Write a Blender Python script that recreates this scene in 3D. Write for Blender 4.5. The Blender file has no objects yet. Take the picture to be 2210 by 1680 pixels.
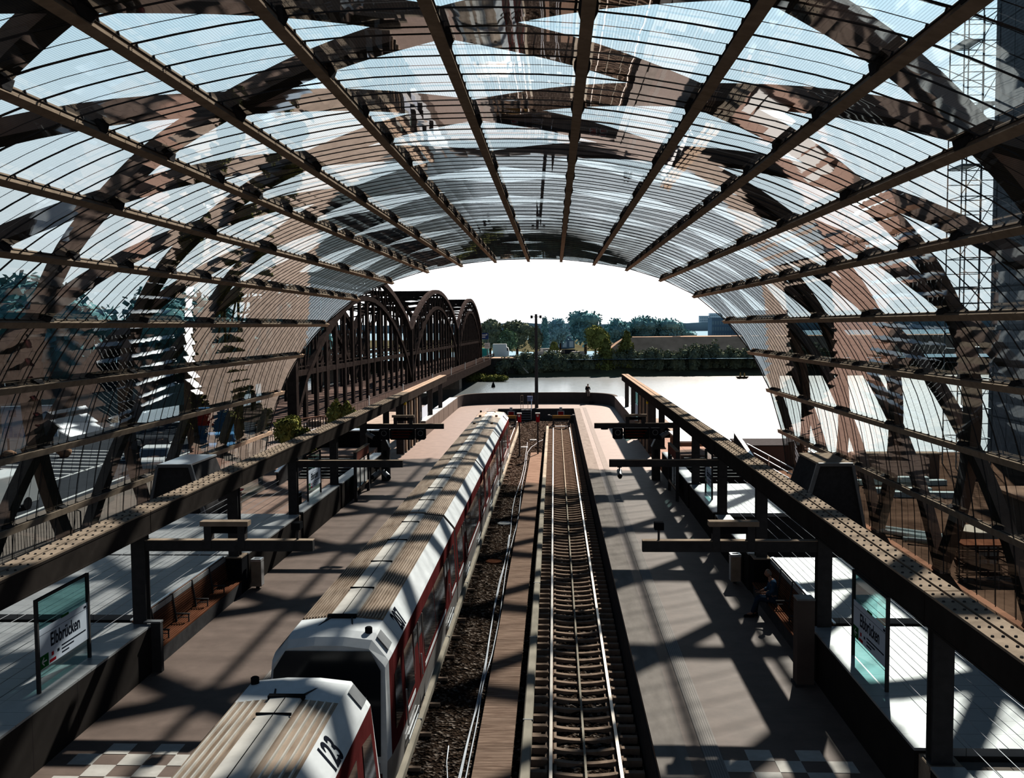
import bpy, math, random
from mathutils import Vector, Matrix, Euler
rnd = random.Random(7)
C = bpy.context.scene.collection
R = math.radians
PI = math.pi

# ---------------------------------------------------------------- helpers
class MB:
    """collects faces for one mesh"""
    def __init__(s): s.v = []; s.f = []; s.m = []; s.uv = {}
    def quad(s, a, b, c, d, m=0):
        n = len(s.v); s.v += [tuple(a), tuple(b), tuple(c), tuple(d)]; s.f.append((n, n+1, n+2, n+3)); s.m.append(m)
    def hexa(s, p, m=0):            # p: 4 lower + 4 upper corners, counter-clockwise seen from above
        n = len(s.v); s.v += [tuple(q) for q in p]
        for f in ((3, 2, 1, 0), (4, 5, 6, 7), (0, 1, 5, 4), (1, 2, 6, 5), (2, 3, 7, 6), (3, 0, 4, 7)):
            s.f.append(tuple(n+i for i in f)); s.m.append(m)
    def box(s, x0, x1, y0, y1, z0, z1, m=0):
        s.hexa([(x0, y0, z0), (x1, y0, z0), (x1, y1, z0), (x0, y1, z0), (x0, y0, z1), (x1, y0, z1), (x1, y1, z1), (x0, y1, z1)], m)
    def bar(s, p, q, w, h, up=(0, 0, 1), m=0):
        p = Vector(p); q = Vector(q); d = (q-p).normalized(); u = Vector(up)
        a = d.cross(u)
        if a.length < 1e-5: a = d.cross(Vector((1, 0, 0)))
        a.normalize(); b = a.cross(d); a = a*(w/2); b = b*(h/2)
        s.hexa([p-a-b, p+a-b, q+a-b, q-a-b, p-a+b, p+a+b, q+a+b, q-a+b], m)
    def tube(s, pts, r, n=8, m=0, cap=True):
        pts = [Vector(p) for p in pts]; k0 = len(s.v)
        rr = r if isinstance(r, (list, tuple)) else [r]*len(pts)
        for i, p in enumerate(pts):
            d = (pts[min(i+1, len(pts)-1)]-pts[max(i-1, 0)]).normalized()
            u = Vector((0, 0, 1)) if abs(d.z) < .9 else Vector((1, 0, 0))
            a = d.cross(u).normalized(); b = a.cross(d)
            for j in range(n):
                t = 2*PI*j/n; s.v.append(tuple(p+(a*math.cos(t)+b*math.sin(t))*rr[i]))
        for i in range(len(pts)-1):
            for j in range(n):
                s.f.append((k0+i*n+j, k0+i*n+(j+1) % n, k0+(i+1)*n+(j+1) % n, k0+(i+1)*n+j)); s.m.append(m)
        if cap:
            s.f.append(tuple(k0+j for j in range(n))[::-1]); s.m.append(m)
            e = k0+(len(pts)-1)*n; s.f.append(tuple(e+j for j in range(n))); s.m.append(m)
    def loft(s, secs, m=0):
        """one closed skin through a list of four-cornered sections"""
        k = len(s.v)
        for q in secs: s.v += [tuple(c) for c in q]
        for i in range(len(secs)-1):
            for e in range(4):
                a, b = k+4*i+e, k+4*i+(e+1) % 4; s.f.append((a, b, b+4, a+4)); s.m.append(m)
        s.f.append((k+3, k+2, k+1, k)); e = k+4*(len(secs)-1); s.f.append((e, e+1, e+2, e+3)); s.m += [m, m]
        return k
    def prism(s, prof, axis, a0, a1, m=0):
        """closed 2D profile swept along axis 'x','y','z' from a0 to a1"""
        k = len(s.v); n = len(prof)
        def P(u, w, t): return {'y': (u, t, w), 'x': (t, u, w), 'z': (u, w, t)}[axis]
        s.v += [P(u, w, a0) for u, w in prof]+[P(u, w, a1) for u, w in prof]
        for i in range(n):
            j = (i+1) % n; s.f.append((k+i, k+j, k+n+j, k+n+i)); s.m.append(m)
        s.f.append(tuple(k+i for i in range(n))[::-1]); s.m.append(m)
        s.f.append(tuple(k+n+i for i in range(n))); s.m.append(m)
    def lathe(s, prof, c=(0, 0, 0), n=16, m=0):
        k = len(s.v)
        for r, z in prof:
            for j in range(n):
                t = 2*PI*j/n; s.v.append((c[0]+r*math.cos(t), c[1]+r*math.sin(t), c[2]+z))
        for i in range(len(prof)-1):
            for j in range(n):
                s.f.append((k+i*n+j, k+i*n+(j+1) % n, k+(i+1)*n+(j+1) % n, k+(i+1)*n+j)); s.m.append(m)
    def ball(s, c, r, m=0, n=10, sz=1):
        s.lathe([(max(r*math.sin(PI*i/6), 1e-3), -r*sz*math.cos(PI*i/6)) for i in range(7)], c, n, m)
    def build(s, name, mats, parent=None, smooth=False):
        me = bpy.data.meshes.new(name); me.from_pydata(s.v, [], s.f)
        if not isinstance(mats, (list, tuple)): mats = [mats]
        for x in mats: me.materials.append(x)
        if len(mats) > 1: me.polygons.foreach_set('material_index', s.m)
        if smooth: me.polygons.foreach_set('use_smooth', [True]*len(s.f))
        me.update(); o = bpy.data.objects.new(name, me); C.objects.link(o)
        if parent: o.parent = parent
        return o

def tag(o, label, cat, group=None, kind=None):
    o['label'] = label; o['category'] = cat
    if group: o['group'] = group
    if kind: o['kind'] = kind
    return o
def empty(name, loc, label, cat, group=None, rz=0, sc=1):
    o = bpy.data.objects.new(name, None); C.objects.link(o); o.location = loc; o.rotation_euler = (0, 0, rz)
    o.empty_display_size = .2; o.scale = (sc, sc, sc)
    return tag(o, label, cat, group)
def struct(o): o['kind'] = 'structure'; return o
def dup(root, loc, rz=None, label=None, group=None, sc=None):
    def cp(o, par):
        c = o.copy(); C.objects.link(c); c.parent = par
        for ch in list(o.children): cp(ch, c)
        return c
    r = cp(root, None); r.location = loc
    if rz is not None: r.rotation_euler = (0, 0, rz)
    if sc is not None: r.scale = sc if isinstance(sc, tuple) else (sc, sc, sc)
    if label: r['label'] = label
    if group: r['group'] = group
    return r
def rel(o, root):
    """o was built in world coordinates; hang it under root without moving it"""
    o.parent = root; o.matrix_parent_inverse = (Matrix.Translation(root.location) @ root.rotation_euler.to_matrix().to_4x4()).inverted(); return o
def text(s, size, m, name, parent, loc, rot, ext=.002, align='LEFT', shx=1.0, bold=0.0):
    cu = bpy.data.curves.new(name, 'FONT'); cu.body = s; cu.size = size; cu.extrude = ext; cu.align_x = align; cu.resolution_u = 4; cu.offset = bold
    tmp = bpy.data.objects.new(name, cu); C.objects.link(tmp)
    me = bpy.data.meshes.new_from_object(tmp.evaluated_get(bpy.context.evaluated_depsgraph_get())); bpy.data.objects.remove(tmp); bpy.data.curves.remove(cu)
    me.materials.clear(); me.materials.append(m); me.name = name
    o = bpy.data.objects.new(name, me); C.objects.link(o); o.parent = parent
    o.location = loc; o.rotation_euler = rot; o.scale = (shx, 1, 1); return o
ORD = ['first', 'second', 'third', 'fourth', 'fifth', 'sixth', 'seventh', 'eighth', 'ninth', 'tenth', 'eleventh', 'twelfth', 'thirteenth',
       'fourteenth', 'fifteenth', 'sixteenth', 'seventeenth', 'eighteenth', 'nineteenth', 'twentieth', 'twenty-first', 'twenty-second', 'twenty-third', 'twenty-fourth', 'twenty-fifth', 'twenty-sixth', 'twenty-seventh', 'twenty-eighth']

# ---------------------------------------------------------------- materials
def nt(name):
    m = bpy.data.materials.new(name); m.use_nodes = True; t = m.node_tree; t.nodes.clear()
    o = t.nodes.new('ShaderNodeOutputMaterial'); return m, t, o
def N(t, k, **kw):
    n = t.nodes.new('ShaderNode'+k)
    for a, b in kw.items():
        if a.startswith('_'): setattr(n, a[1:], b)
        else:
            n.inputs[int(a[1:]) if a[0] == 'i' and a[1:].isdigit() else a.replace('__', ' ')].default_value = b
    return n
def mat(name, col, rough=.6, metal=0, var=.0, scale=4, bump=0, bscale=None, stretch=(1, 1, 1), col2=None, spec=.0, detail=4, emit=None):
    m, t, o = nt(name); L = t.links.new
    p = N(t, 'BsdfPrincipled'); L(p.outputs[0], o.inputs[0])
    c = tuple(col)+(1,); p.inputs['Base Color'].default_value = c
    p.inputs['Roughness'].default_value = rough; p.inputs['Metallic'].default_value = metal; p.inputs['Specular IOR Level'].default_value = spec
    if emit:
        p.inputs['Emission Color'].default_value = tuple(col)+(1,); p.inputs['Emission Strength'].default_value = emit
    if var or bump or col2:
        tc = N(t, 'TexCoord'); mp = N(t, 'Mapping'); mp.inputs['Scale'].default_value = stretch
        L(tc.outputs['Object'], mp.inputs[0])
        nz = N(t, 'TexNoise', Scale=scale, Detail=detail, Roughness=.6); L(mp.outputs[0], nz.inputs['Vector'])
        if var or col2:
            rp = N(t, 'ValToRGB'); L(nz.outputs[0], rp.inputs[0])
            d = tuple(x*(1-var) for x in col)+(1,); e = (tuple(col2) if col2 else tuple(min(1, x*(1+var)) for x in col))+(1,)
            rp.color_ramp.elements[0].position = .32; rp.color_ramp.elements[1].position = .68
            rp.color_ramp.elements[0].color = d; rp.color_ramp.elements[1].color = e
            L(rp.outputs[0], p.inputs['Base Color'])
        if bump:
            if bscale:
                nz = N(t, 'TexNoise', Scale=bscale, Detail=3); L(mp.outputs[0], nz.inputs['Vector'])
            b = N(t, 'Bump', Strength=min(1, bump), Distance=.02); L(nz.outputs[0], b.inputs['Height']); L(b.outputs[0], p.inputs['Normal'])
    return m
def grid_mat(name, col, dark, sx, sy, w=.02, rough=.5, axes=(0, 1), var=.08, spec=0, nscale=2.0):
    """flat slabs with thin joints every sx (axis 0) and sy (axis 1) metres, object coordinates"""
    m, t, o = nt(name); L = t.links.new
    p = N(t, 'BsdfPrincipled', Roughness=rough); p.inputs['Specular IOR Level'].default_value = spec; L(p.outputs[0], o.inputs[0])
    tc = N(t, 'TexCoord'); sp = N(t, 'SeparateXYZ'); L(tc.outputs['Object'], sp.inputs[0])
    last = None
    for ax, s in ((axes[0], sx), (axes[1], sy)):
        if not s: continue
        a = N(t, 'Math', _operation='DIVIDE', i1=s); L(sp.outputs[ax], a.inputs[0])
        b = N(t, 'Math', _operation='FRACT'); L(a.outputs[0], b.inputs[0])
        c = N(t, 'Math', _operation='LESS_THAN', i1=w/s); L(b.outputs[0], c.inputs[0])
        if last is None: last = c
        else:
            d = N(t, 'Math', _operation='MAXIMUM'); L(last.outputs[0], d.inputs[0]); L(c.outputs[0], d.inputs[1]); last = d
    nz = N(t, 'TexNoise', Scale=nscale, Detail=5, Roughness=.65); L(tc.outputs['Object'], nz.inputs['Vector'])
    rp = N(t, 'ValToRGB'); L(nz.outputs[0], rp.inputs[0])
    rp.color_ramp.elements[0].position = .3; rp.color_ramp.elements[1].position = .7
    rp.color_ramp.elements[0].color = tuple(x*(1-var) for x in col)+(1,); rp.color_ramp.elements[1].color = tuple(x*(1+var) for x in col)+(1,)
    mx = N(t, 'MixRGB'); L(last.outputs[0], mx.inputs[0]); L(rp.outputs[0], mx.inputs[1]); mx.inputs[2].default_value = tuple(dark)+(1,)
    L(mx.outputs[0], p.inputs['Base Color'])
    return m
def glass_mat(name, tint, tint2, r0=.07, wavy=.0, stripe=0, rmax=.9):
    """thin architectural glass: clear transmission plus a mirror reflection that grows towards grazing; fine printed stripes along the pane"""
    m, t, o = nt(name); L = t.links.new
    tr = N(t, 'BsdfTransparent'); tr.inputs[0].default_value = tuple(tint)+(1,)
    gl = N(t, 'BsdfGlossy', Roughness=.015); gl.inputs[0].default_value = (.95, .97, 1, 1)
    lw = N(t, 'LayerWeight', Blend=.5); pw = N(t, 'Math', _operation='POWER', i1=3.5); L(lw.outputs['Facing'], pw.inputs[0])
    mr = N(t, 'MapRange'); L(pw.outputs[0], mr.inputs[0]); mr.inputs[3].default_value = r0; mr.inputs[4].default_value = rmax
    mx = N(t, 'MixShader'); L(mr.outputs[0], mx.inputs[0]); L(tr.outputs[0], mx.inputs[1]); L(gl.outputs[0], mx.inputs[2]); L(mx.outputs[0], o.inputs[0])
    if stripe or wavy:
        uv = N(t, 'UVMap'); uv.uv_map = 'pane'; sp = N(t, 'SeparateXYZ'); L(uv.outputs[0], sp.inputs[0])
    if stripe:
        a = N(t, 'Math', _operation='DIVIDE', i1=stripe); L(sp.outputs[0], a.inputs[0])
        b = N(t, 'Math', _operation='FRACT'); L(a.outputs[0], b.inputs[0])
        c = N(t, 'Math', _operation='LESS_THAN', i1=.42); L(b.outputs[0], c.inputs[0])
        mc = N(t, 'MixRGB'); L(c.outputs[0], mc.inputs[0]); mc.inputs[1].default_value = tuple(tint)+(1,); mc.inputs[2].default_value = tuple(tint2)+(1,)
        L(mc.outputs[0], tr.inputs[0])
    if wavy:
        # each pane sits at its own slight tilt and ripples along the hall
        a = N(t, 'Math', _operation='DIVIDE', i1=1.53); L(sp.outputs[1], a.inputs[0])
        fl = N(t, 'Math', _operation='FLOOR'); L(a.outputs[0], fl.inputs[0])
        a2 = N(t, 'Math', _operation='DIVIDE', i1=2.7); L(sp.outputs[0], a2.inputs[0]); f2 = N(t, 'Math', _operation='FLOOR'); L(a2.outputs[0], f2.inputs[0])
        cb = N(t, 'CombineXYZ'); L(fl.outputs[0], cb.inputs[0]); L(f2.outputs[0], cb.inputs[1])
        wn = N(t, 'TexWhiteNoise', _noise_dimensions='3D'); L(cb.outputs[0], wn.inputs['Vector'])
        nz = N(t, 'TexNoise', Scale=.9, Detail=1.0)
        sc = N(t, 'VectorMath', _operation='SCALE'); L(wn.outputs['Color'], sc.inputs[0]); sc.inputs['Scale'].default_value = 3.0
        ad = N(t, 'VectorMath', _operation='ADD'); L(uv.outputs[0], ad.inputs[0]); L(sc.outputs[0], ad.inputs[1]); L(ad.outputs[0], nz.inputs['Vector'])
        b = N(t, 'Bump', Strength=1.0, Distance=wavy); L(nz.outputs[0], b.inputs['Height']); L(b.outputs[0], gl.inputs['Normal'])
    return m

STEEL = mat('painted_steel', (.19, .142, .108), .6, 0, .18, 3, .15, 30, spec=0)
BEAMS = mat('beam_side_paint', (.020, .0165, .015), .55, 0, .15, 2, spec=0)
STEEL_D = mat('dark_steel', (.032, .030, .031), .5, 0, .15, 5, spec=0)
ARCHS = mat('arch_steel', (.17, .115, .088), .6, 0, .2, 1.2, .1, 12, spec=0)
PLAT = grid_mat('platform_terrazzo', (.092, .066, .056), (.065, .047, .039), 0, 3.65, .012, .6, var=.16, nscale=1.6, spec=.018)
EDGE = mat('platform_edge_concrete', (.13, .112, .102), .8, 0, .15, 3, stretch=(1, .3, 1), spec=0)
GUIDE = grid_mat('tactile_guide', (.17, .15, .14), (.10, .09, .085), .05, 0, .012, .8, var=.1, spec=0)
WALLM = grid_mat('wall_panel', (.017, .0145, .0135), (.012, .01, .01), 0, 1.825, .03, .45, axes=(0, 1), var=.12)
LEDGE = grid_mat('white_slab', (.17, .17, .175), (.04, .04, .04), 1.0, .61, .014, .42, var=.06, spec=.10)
BALL = None
WOOD = mat('walkway_boards', (.105, .066, .05), .8, 0, .3, 1.5, .3, 12, stretch=(1, 9, 1), col2=(.165, .112, .086), spec=0)
BENCHW = mat('bench_wood', (.075, .028, .016), .55, 0, .25, 3, stretch=(1, .2, 6), col2=(.105, .042, .024))
RAIL = mat('rail_steel', (.24, .20, .17), .38, .9, .1, 2)
RAILB = mat('rail_web', (.05, .03, .022), .7, 0, .2, 6)
SLEEP = mat('sleeper', (.15, .105, .08), .7, 0, .22, 5)
COVER = mat('third_rail_cover', (.19, .165, .135), .6, 0, .2, 2, stretch=(1, .3, 1))
TWHITE = mat('train_white', (.42, .42, .43), .35, 0, .1, 2.5, stretch=(1, .5, 1))
TRED = mat('train_red', (.06, .012, .012), .35, 0, .15, 3)
TSTEEL = mat('train_stainless', (.17, .155, .15), .38, .5, .12, 2)
TROOF = mat('train_roof_brown', (.155, .105, .075), .5, .25, .3, 2.2, stretch=(3, .35, 1), col2=(.21, .16, .125))
TRIB = mat('train_roof_rib', (.34, .31, .28), .35, .3, .1, 3)
TCEN = mat('train_roof_panel', (.36, .33, .305), .5, .1, .12, 1.6)
TGLASS = mat('train_window', (.014, .014, .016), .06, 0, spec=.9)
SCREEN = mat('windscreen_glass', (.006, .007, .009), .12, 0, spec=.12)
BLACK = mat('black_rubber', (.008, .008, .009), .6)
BLACKG = mat('black_gloss', (.01, .01, .012), .15)
GREY = mat('grey_metal', (.12, .12, .125), .4, .3, .1, 4)
CHROME = mat('brushed_steel', (.42, .43, .45), .3, .8)
WHITE = mat('white_paint', (.34, .34, .34), .5)
SIGNW = mat('sign_white', (.33, .36, .42), .5)
INK = mat('sign_ink', (.008, .009, .014), .6)
GREEN = mat('sign_green', (.006, .055, .015), .5)
REDS = mat('sign_red', (.20, .008, .012), .5)
BLUE = mat('sign_blue', (.03, .06, .25), .5)
YEL = mat('yellow_lamp', (.5, .33, .02), .4)
CABLE = mat('white_cable', (.34, .35, .38), .5)
WIRE = mat('wire_steel', (.12, .12, .13), .35, .4)
SIGNG = glass_mat('sign_glass', (.24, .50, .50), (.3, .6, .6), .05)
CLEARG = glass_mat('balustrade_glass', (.6, .78, .8), (.6, .8, .8), .07)
GLASS = glass_mat('canopy_glass', (.50, .575, .60), (.39, .45, .475), .04, .0032, .055, .95)
GLASS_S = glass_mat('canopy_glass_clear', (.40, .475, .50), (.4, .5, .54), .05, .003, 0, .8)
DECK = grid_mat('plaza_planks', (.17, .115, .095), (.06, .04, .035), .62, 0, .02, .6, var=.1)
ASPH = mat('asphalt', (.022, .024, .028), .8, 0, .15, .6)
PAVE = mat('sidewalk_paving', (.09, .075, .066), .8, 0, .1, 2)
LINE = mat('road_paint', (.32, .32, .32), .6)
EARTH = mat('site_earth', (.03, .017, .012), .9, 0, .35, .35, .8, 2, col2=(.085, .05, .034), detail=8)
BANK = mat('bank_earth', (.04, .033, .022), .9, 0, .4, .1, col2=(.05, .05, .028))
SAND = mat('sand_mound', (.21, .145, .105), .9, 0, .2, .25, .5, 1)
CONC = mat('concrete', (.16, .13, .11), .8, 0, .2, 1)
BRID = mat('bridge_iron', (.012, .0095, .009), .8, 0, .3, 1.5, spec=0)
BRIDL = mat('bridge_iron_lit', (.027, .021, .020), .8, 0, .25, 1.5, spec=0)  # lit copy of the iron: sunlight on the near side put into the colour
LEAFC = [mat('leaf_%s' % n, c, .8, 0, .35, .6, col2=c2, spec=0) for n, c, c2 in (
    ('dark', (.07, .12, .09), (.10, .15, .08)), ('teal', (.09, .20, .23), (.12, .24, .25)), ('olive', (.08, .09, .03), (.13, .135, .04)), ('hazy', (.14, .26, .31), (.18, .32, .37)), ('bank', (.085, .115, .10), (.12, .13, .075)))]  # teal and hazy sets carry the distance haze in their leaf colour
BARK = mat('bark', (.03, .02, .015), .9)
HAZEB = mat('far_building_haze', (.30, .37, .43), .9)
HAZEB2 = mat('far_building_blue_haze', (.075, .12, .17), .8)  # bluish air haze mixed into the colour of the far buildings
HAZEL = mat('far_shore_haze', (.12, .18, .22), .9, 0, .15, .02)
SKIN = mat('skin', (.20, .105, .075), .55)
HAIR = mat('grey_hair', (.12, .10, .085), .7, 0, .3, 20)
DENIM = mat('denim_blue', (.018, .035, .06), .8, 0, .2, 12)
JEANS = mat('jeans_dark', (.012, .02, .035), .85, 0, .2, 12)
CLOTH = mat('dark_cloth', (.012, .011, .013), .85)
SHOE = mat('shoe_black', (.007, .007, .008), .5)
CARW = mat('car_white', (.33, .34, .35), .25)
CARB = mat('car_black', (.012, .013, .016), .15)
TEALP = mat('container_teal', (.02, .16, .15), .6)
BOULD = mat('boulder_brown', (.15, .085, .055), .9, 0, .3, 2, .6, 4)
PIPE = mat('site_pipe_pale', (.30, .34, .34), .5)
TOWERM = grid_mat('tower_concrete', (.13, .15, .17), (.06, .07, .08), 2.2, 3.1, .12, .6, axes=(1, 2), var=.2)
SCAF = mat('scaffold_tube', (.10, .13, .15), .5, .3)
# ---------------------------------------------------------------- camera, sun, sky
cam = bpy.data.cameras.new('camera'); cam.sensor_width = 36; cam.lens = 2150/2210*36; cam.clip_end = 4000; cam.clip_start = .1
co = bpy.data.objects.new('camera', cam); C.objects.link(co)
co.location = (1.93, 0, 8.55)
co.rotation_euler = (Matrix.Rotation(R(2.4478), 3, 'Z') @ Matrix.Rotation(PI/2-R(3.6266), 3, 'X') @ Matrix.Rotation(-.0080, 3, 'Z')).to_euler()
sc = bpy.context.scene; sc.camera = co
sc.view_settings.view_transform = 'Standard'; sc.view_settings.look = 'None'; sc.view_settings.exposure = 0; sc.view_settings.gamma = 1
sc.view_settings.use_curve_mapping = False
cy = sc.cycles; cy.max_bounces = 6; cy.diffuse_bounces = 2; cy.glossy_bounces = 3; cy.transmission_bounces = 3; cy.transparent_max_bounces = 14
cy.caustics_reflective = False; cy.caustics_refractive = False; cy.sample_clamp_indirect = 4; cy.sample_clamp_direct = 0; cy.blur_glossy = .5

SUN = Vector((1.2, 4.0, 2.78)).normalized()
sl = bpy.data.lights.new('sun', 'SUN'); sl.energy = 28; sl.angle = R(.9); sl.color = (1, .88, .76)
so = bpy.data.objects.new('sun', sl); C.objects.link(so); so.rotation_euler = (-SUN).to_track_quat('-Z', 'Y').to_euler(); so.location = (20, 60, 60)

w = bpy.data.worlds.new('sky'); sc.world = w; w.use_nodes = True; t = w.node_tree; t.nodes.clear(); L = t.links.new
out = N(t, 'OutputWorld'); bg = N(t, 'Background'); L(bg.outputs[0], out.inputs[0])
tc = N(t, 'TexCoord'); sp = N(t, 'SeparateXYZ'); L(tc.outputs['Generated'], sp.inputs[0])
rp = N(t, 'ValToRGB'); L(sp.outputs[2], rp.inputs[0]); cr = rp.color_ramp
cr.elements[0].position = 0; cr.elements[0].color = (1, 1, 1, 1); cr.elements[1].position = 1; cr.elements[1].color = (.06, .18, .36, 1)
for p_, c_ in ((.12, (.97, .985, 1, 1)), (.30, (.70, .89, 1, 1)), (.46, (.20, .42, .68, 1))):
    e = cr.elements.new(p_); e.color = c_
dt = N(t, 'VectorMath', _operation='DOT_PRODUCT'); L(tc.outputs['Generated'], dt.inputs[0]); dt.inputs[1].default_value = (.19, .95, .24)
fc = N(t, 'ValToRGB'); mr = N(t, 'MapRange'); L(dt.outputs['Value'], mr.inputs[0]); mr.inputs[1].default_value = -1; mr.inputs[2].default_value = 1
L(mr.outputs[0], fc.inputs[0]); f = fc.color_ramp
f.elements[0].position = 0; f.elements[0].color = (.20, .20, .20, 1); f.elements[1].position = 1; f.elements[1].color = (1, 1, 1, 1)
for p_, v_ in ((.5, .30), (.7, .30), (.8, .42), (.885, .80)):
    e = f.elements.new(p_); e.color = (v_, v_, v_, 1)
mx = N(t, 'MixRGB', _blend_type='MULTIPLY', Fac=1.0); L(rp.outputs[0], mx.inputs[1]); L(fc.outputs[0], mx.inputs[2])
# soft broken cloud in the blue part
nz = N(t, 'TexNoise', Scale=2.6, Detail=6, Roughness=.6); mp = N(t, 'Mapping'); mp.inputs['Scale'].default_value = (1, 1, 2.6); L(tc.outputs['Generated'], mp.inputs[0]); L(mp.outputs[0], nz.inputs['Vector'])
cl = N(t, 'MapRange'); L(nz.outputs[0], cl.inputs[0]); cl.inputs[1].default_value = .5; cl.inputs[2].default_value = .75; cl.inputs[4].default_value = .45
mc = N(t, 'MixRGB'); L(cl.outputs[0], mc.inputs[0]); L(mx.outputs[0], mc.inputs[1]); L(fc.outputs[0], mc.inputs[2])
gz = N(t, 'MapRange'); L(sp.outputs[2], gz.inputs[0]); gz.inputs[1].default_value = -.02; gz.inputs[2].default_value = .0
gm = N(t, 'MixRGB'); L(gz.outputs[0], gm.inputs[0]); gm.inputs[1].default_value = (.03, .035, .04, 1); L(mc.outputs[0], gm.inputs[2])
L(gm.outputs[0], bg.inputs[0]); bg.inputs[1].default_value = 2.2

# ---------------------------------------------------------------- canopy
PROF = [(0, 14.03), (2.72, 13.93), (5.35, 13.5), (7.8, 12.9), (10.1, 11.92), (12.33, 10.62), (14.28, 8.76), (15.7, 6.59), (16.58, 4.09), (17.06, 1.45), (17.2, -1.25)]
YEND = [84.2, 83.5, 81.5, 79, 75.8, 73.7, 72, 70.2, 68.1, 66.6, 65.5]
Y0C = -4.0
def pt(i, off=0.0):
    """point on the canopy section at (possibly fractional, signed) purlin index i, offset outwards"""
    s = -1 if i < 0 else 1; a = min(abs(i), 10.0); k = min(int(a), 9); fr = a-k
    def g(n):
        if n < 0: return Vector((-PROF[-n][0], PROF[-n][1]))
        if n > 10: return Vector((PROF[10][0]+.0, PROF[10][1]-2.7))
        return Vector(PROF[n])
    p0, p1, p2, p3 = g(k-1), g(k), g(k+1), g(k+2)
    t_ = fr
    P = .5*((2*p1)+(p2-p0)*t_+(2*p0-5*p1+4*p2-p3)*t_**2+(3*p1-p0-3*p2+p3)*t_**3)
    D = .5*((p2-p0)+2*(2*p0-5*p1+4*p2-p3)*t_+3*(3*p1-p0-3*p2+p3)*t_**2)
    n_ = Vector((-D.y, D.x)).normalized()
    if n_.dot(P-Vector((0, 0))) < 0: n_ = -n_
    P = P+n_*off
    return Vector((P.x-.18 if s > 0 else -1.008*P.x-.18, 0, P.y)), Vector((s*n_.x, 0, n_.y))
def yend(i):
    a = min(abs(i), 10.0); k = min(int(a), 9); return YEND[k]+(YEND[k+1]-YEND[k])*(a-k)
SIDE = lambda i: 'on the empty-track side' if i > 0 else 'on the train side'
PER = 7.8; PH = 3.9
# glazing, one strip of panes between two purlins
for i in range(-10, 10):
    lo, hi = i, i+1
    ye = min(yend(lo), yend(hi)); top = abs(i+.5) < 4
    mb = MB(); uvs = []
    steps = 4; ys = [Y0C]+[1.53*k for k in range(0, 60) if 1.53*k > Y0C and 1.53*k < max(yend(lo), yend(hi))-.2]+[1e3]
    for k in range(steps):
        ta, tb = lo+k/steps, lo+(k+1)/steps
        (pa, na), (pb, nb) = pt(ta, .115), pt(tb, .115)
        for j in range(len(ys)-1):
            ya0, yb0 = ys[j], ys[j]; ya1, yb1 = min(ys[j+1], yend(ta)), min(ys[j+1], yend(tb))
            if ya1 <= ya0 and yb1 <= yb0: continue
            ya1 = max(ya1, ya0); yb1 = max(yb1, yb0)
            mb.quad((pa.x, ya0, pa.z), (pb.x, yb0, pb.z), (pb.x, yb1, pb.z), (pa.x, ya1, pa.z))
            uvs += [(ta*2.7, ya0), (tb*2.7, yb0), (tb*2.7, yb1), (ta*2.7, ya1)]
    mid, _ = pt(i+.5)
    if i in (-1, 0): nm = 'printed glass roof strip beside the crown purlin, %s' % SIDE(i+.5)
    else: nm = '%s strip of %s counted down from the crown, %s' % (ORD[int(abs(i+.5))], 'printed roof glass' if top else 'clear side glass', SIDE(i+.5))
    root = empty('glazing_strip', (mid.x, 30, mid.z), nm, 'glass roof', 'glass strips of the station canopy')
    o = mb.build('glass_pane', GLASS if abs(i+.5) < 5 else GLASS_S, None)
    uvl = o.data.uv_layers.new(name='pane'); flat = [c for q in uvs for c in q]; uvl.data.foreach_set('uv', flat)
    rel(o, root)
    bars = MB(); jn = MB()
    for q in range(3):
        (pa, na), (pb, nb) = pt(lo+q/3, .05), pt(lo+(q+1)/3, .05)
        bars.bar((pa.x, 0, pa.z), (pb.x, 0, pb.z), .026, .032, up=(0, 1, 0))
    y = Y0C+.2; k = 0; rod = None; jlast = None
    while y < ye-.3:
        secs = []
        for q in range(4):
            ja, jn_ = pt(lo+q/3, .125); c = Vector((ja.x, y+.25, ja.z)); dy = Vector((0, .0045, 0)); dn = jn_*.006
            secs.append((c-dy-dn, c+dy-dn, c+dy+dn, c-dy+dn))
        q0 = jn.loft(secs)
        if jlast is not None: jn.f.append((jlast, jlast+3, q0+3, q0)); jn.m.append(0)
        jlast = q0
        if k % 2 == 0:
            if rod is None: rod = bars.build('glazing_bar', STEEL_D); rel(rod, root); q_ = rod
            else: q_ = rod.copy(); C.objects.link(q_)
            q_.location = (0, y, 0)
        y += .765; k += 1
    # glass edge at the open end
    (pa, na), (pb, nb) = pt(lo, .115), pt(hi, .115)
    eg = MB(); eg.bar((pa.x, yend(lo), pa.z), (pb.x, yend(hi), pb.z), .05, .06); rel(eg.build('edge_trim', STEEL_D), root)
    rel(jn.build('pane_joint', STEEL_D), root)
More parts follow.
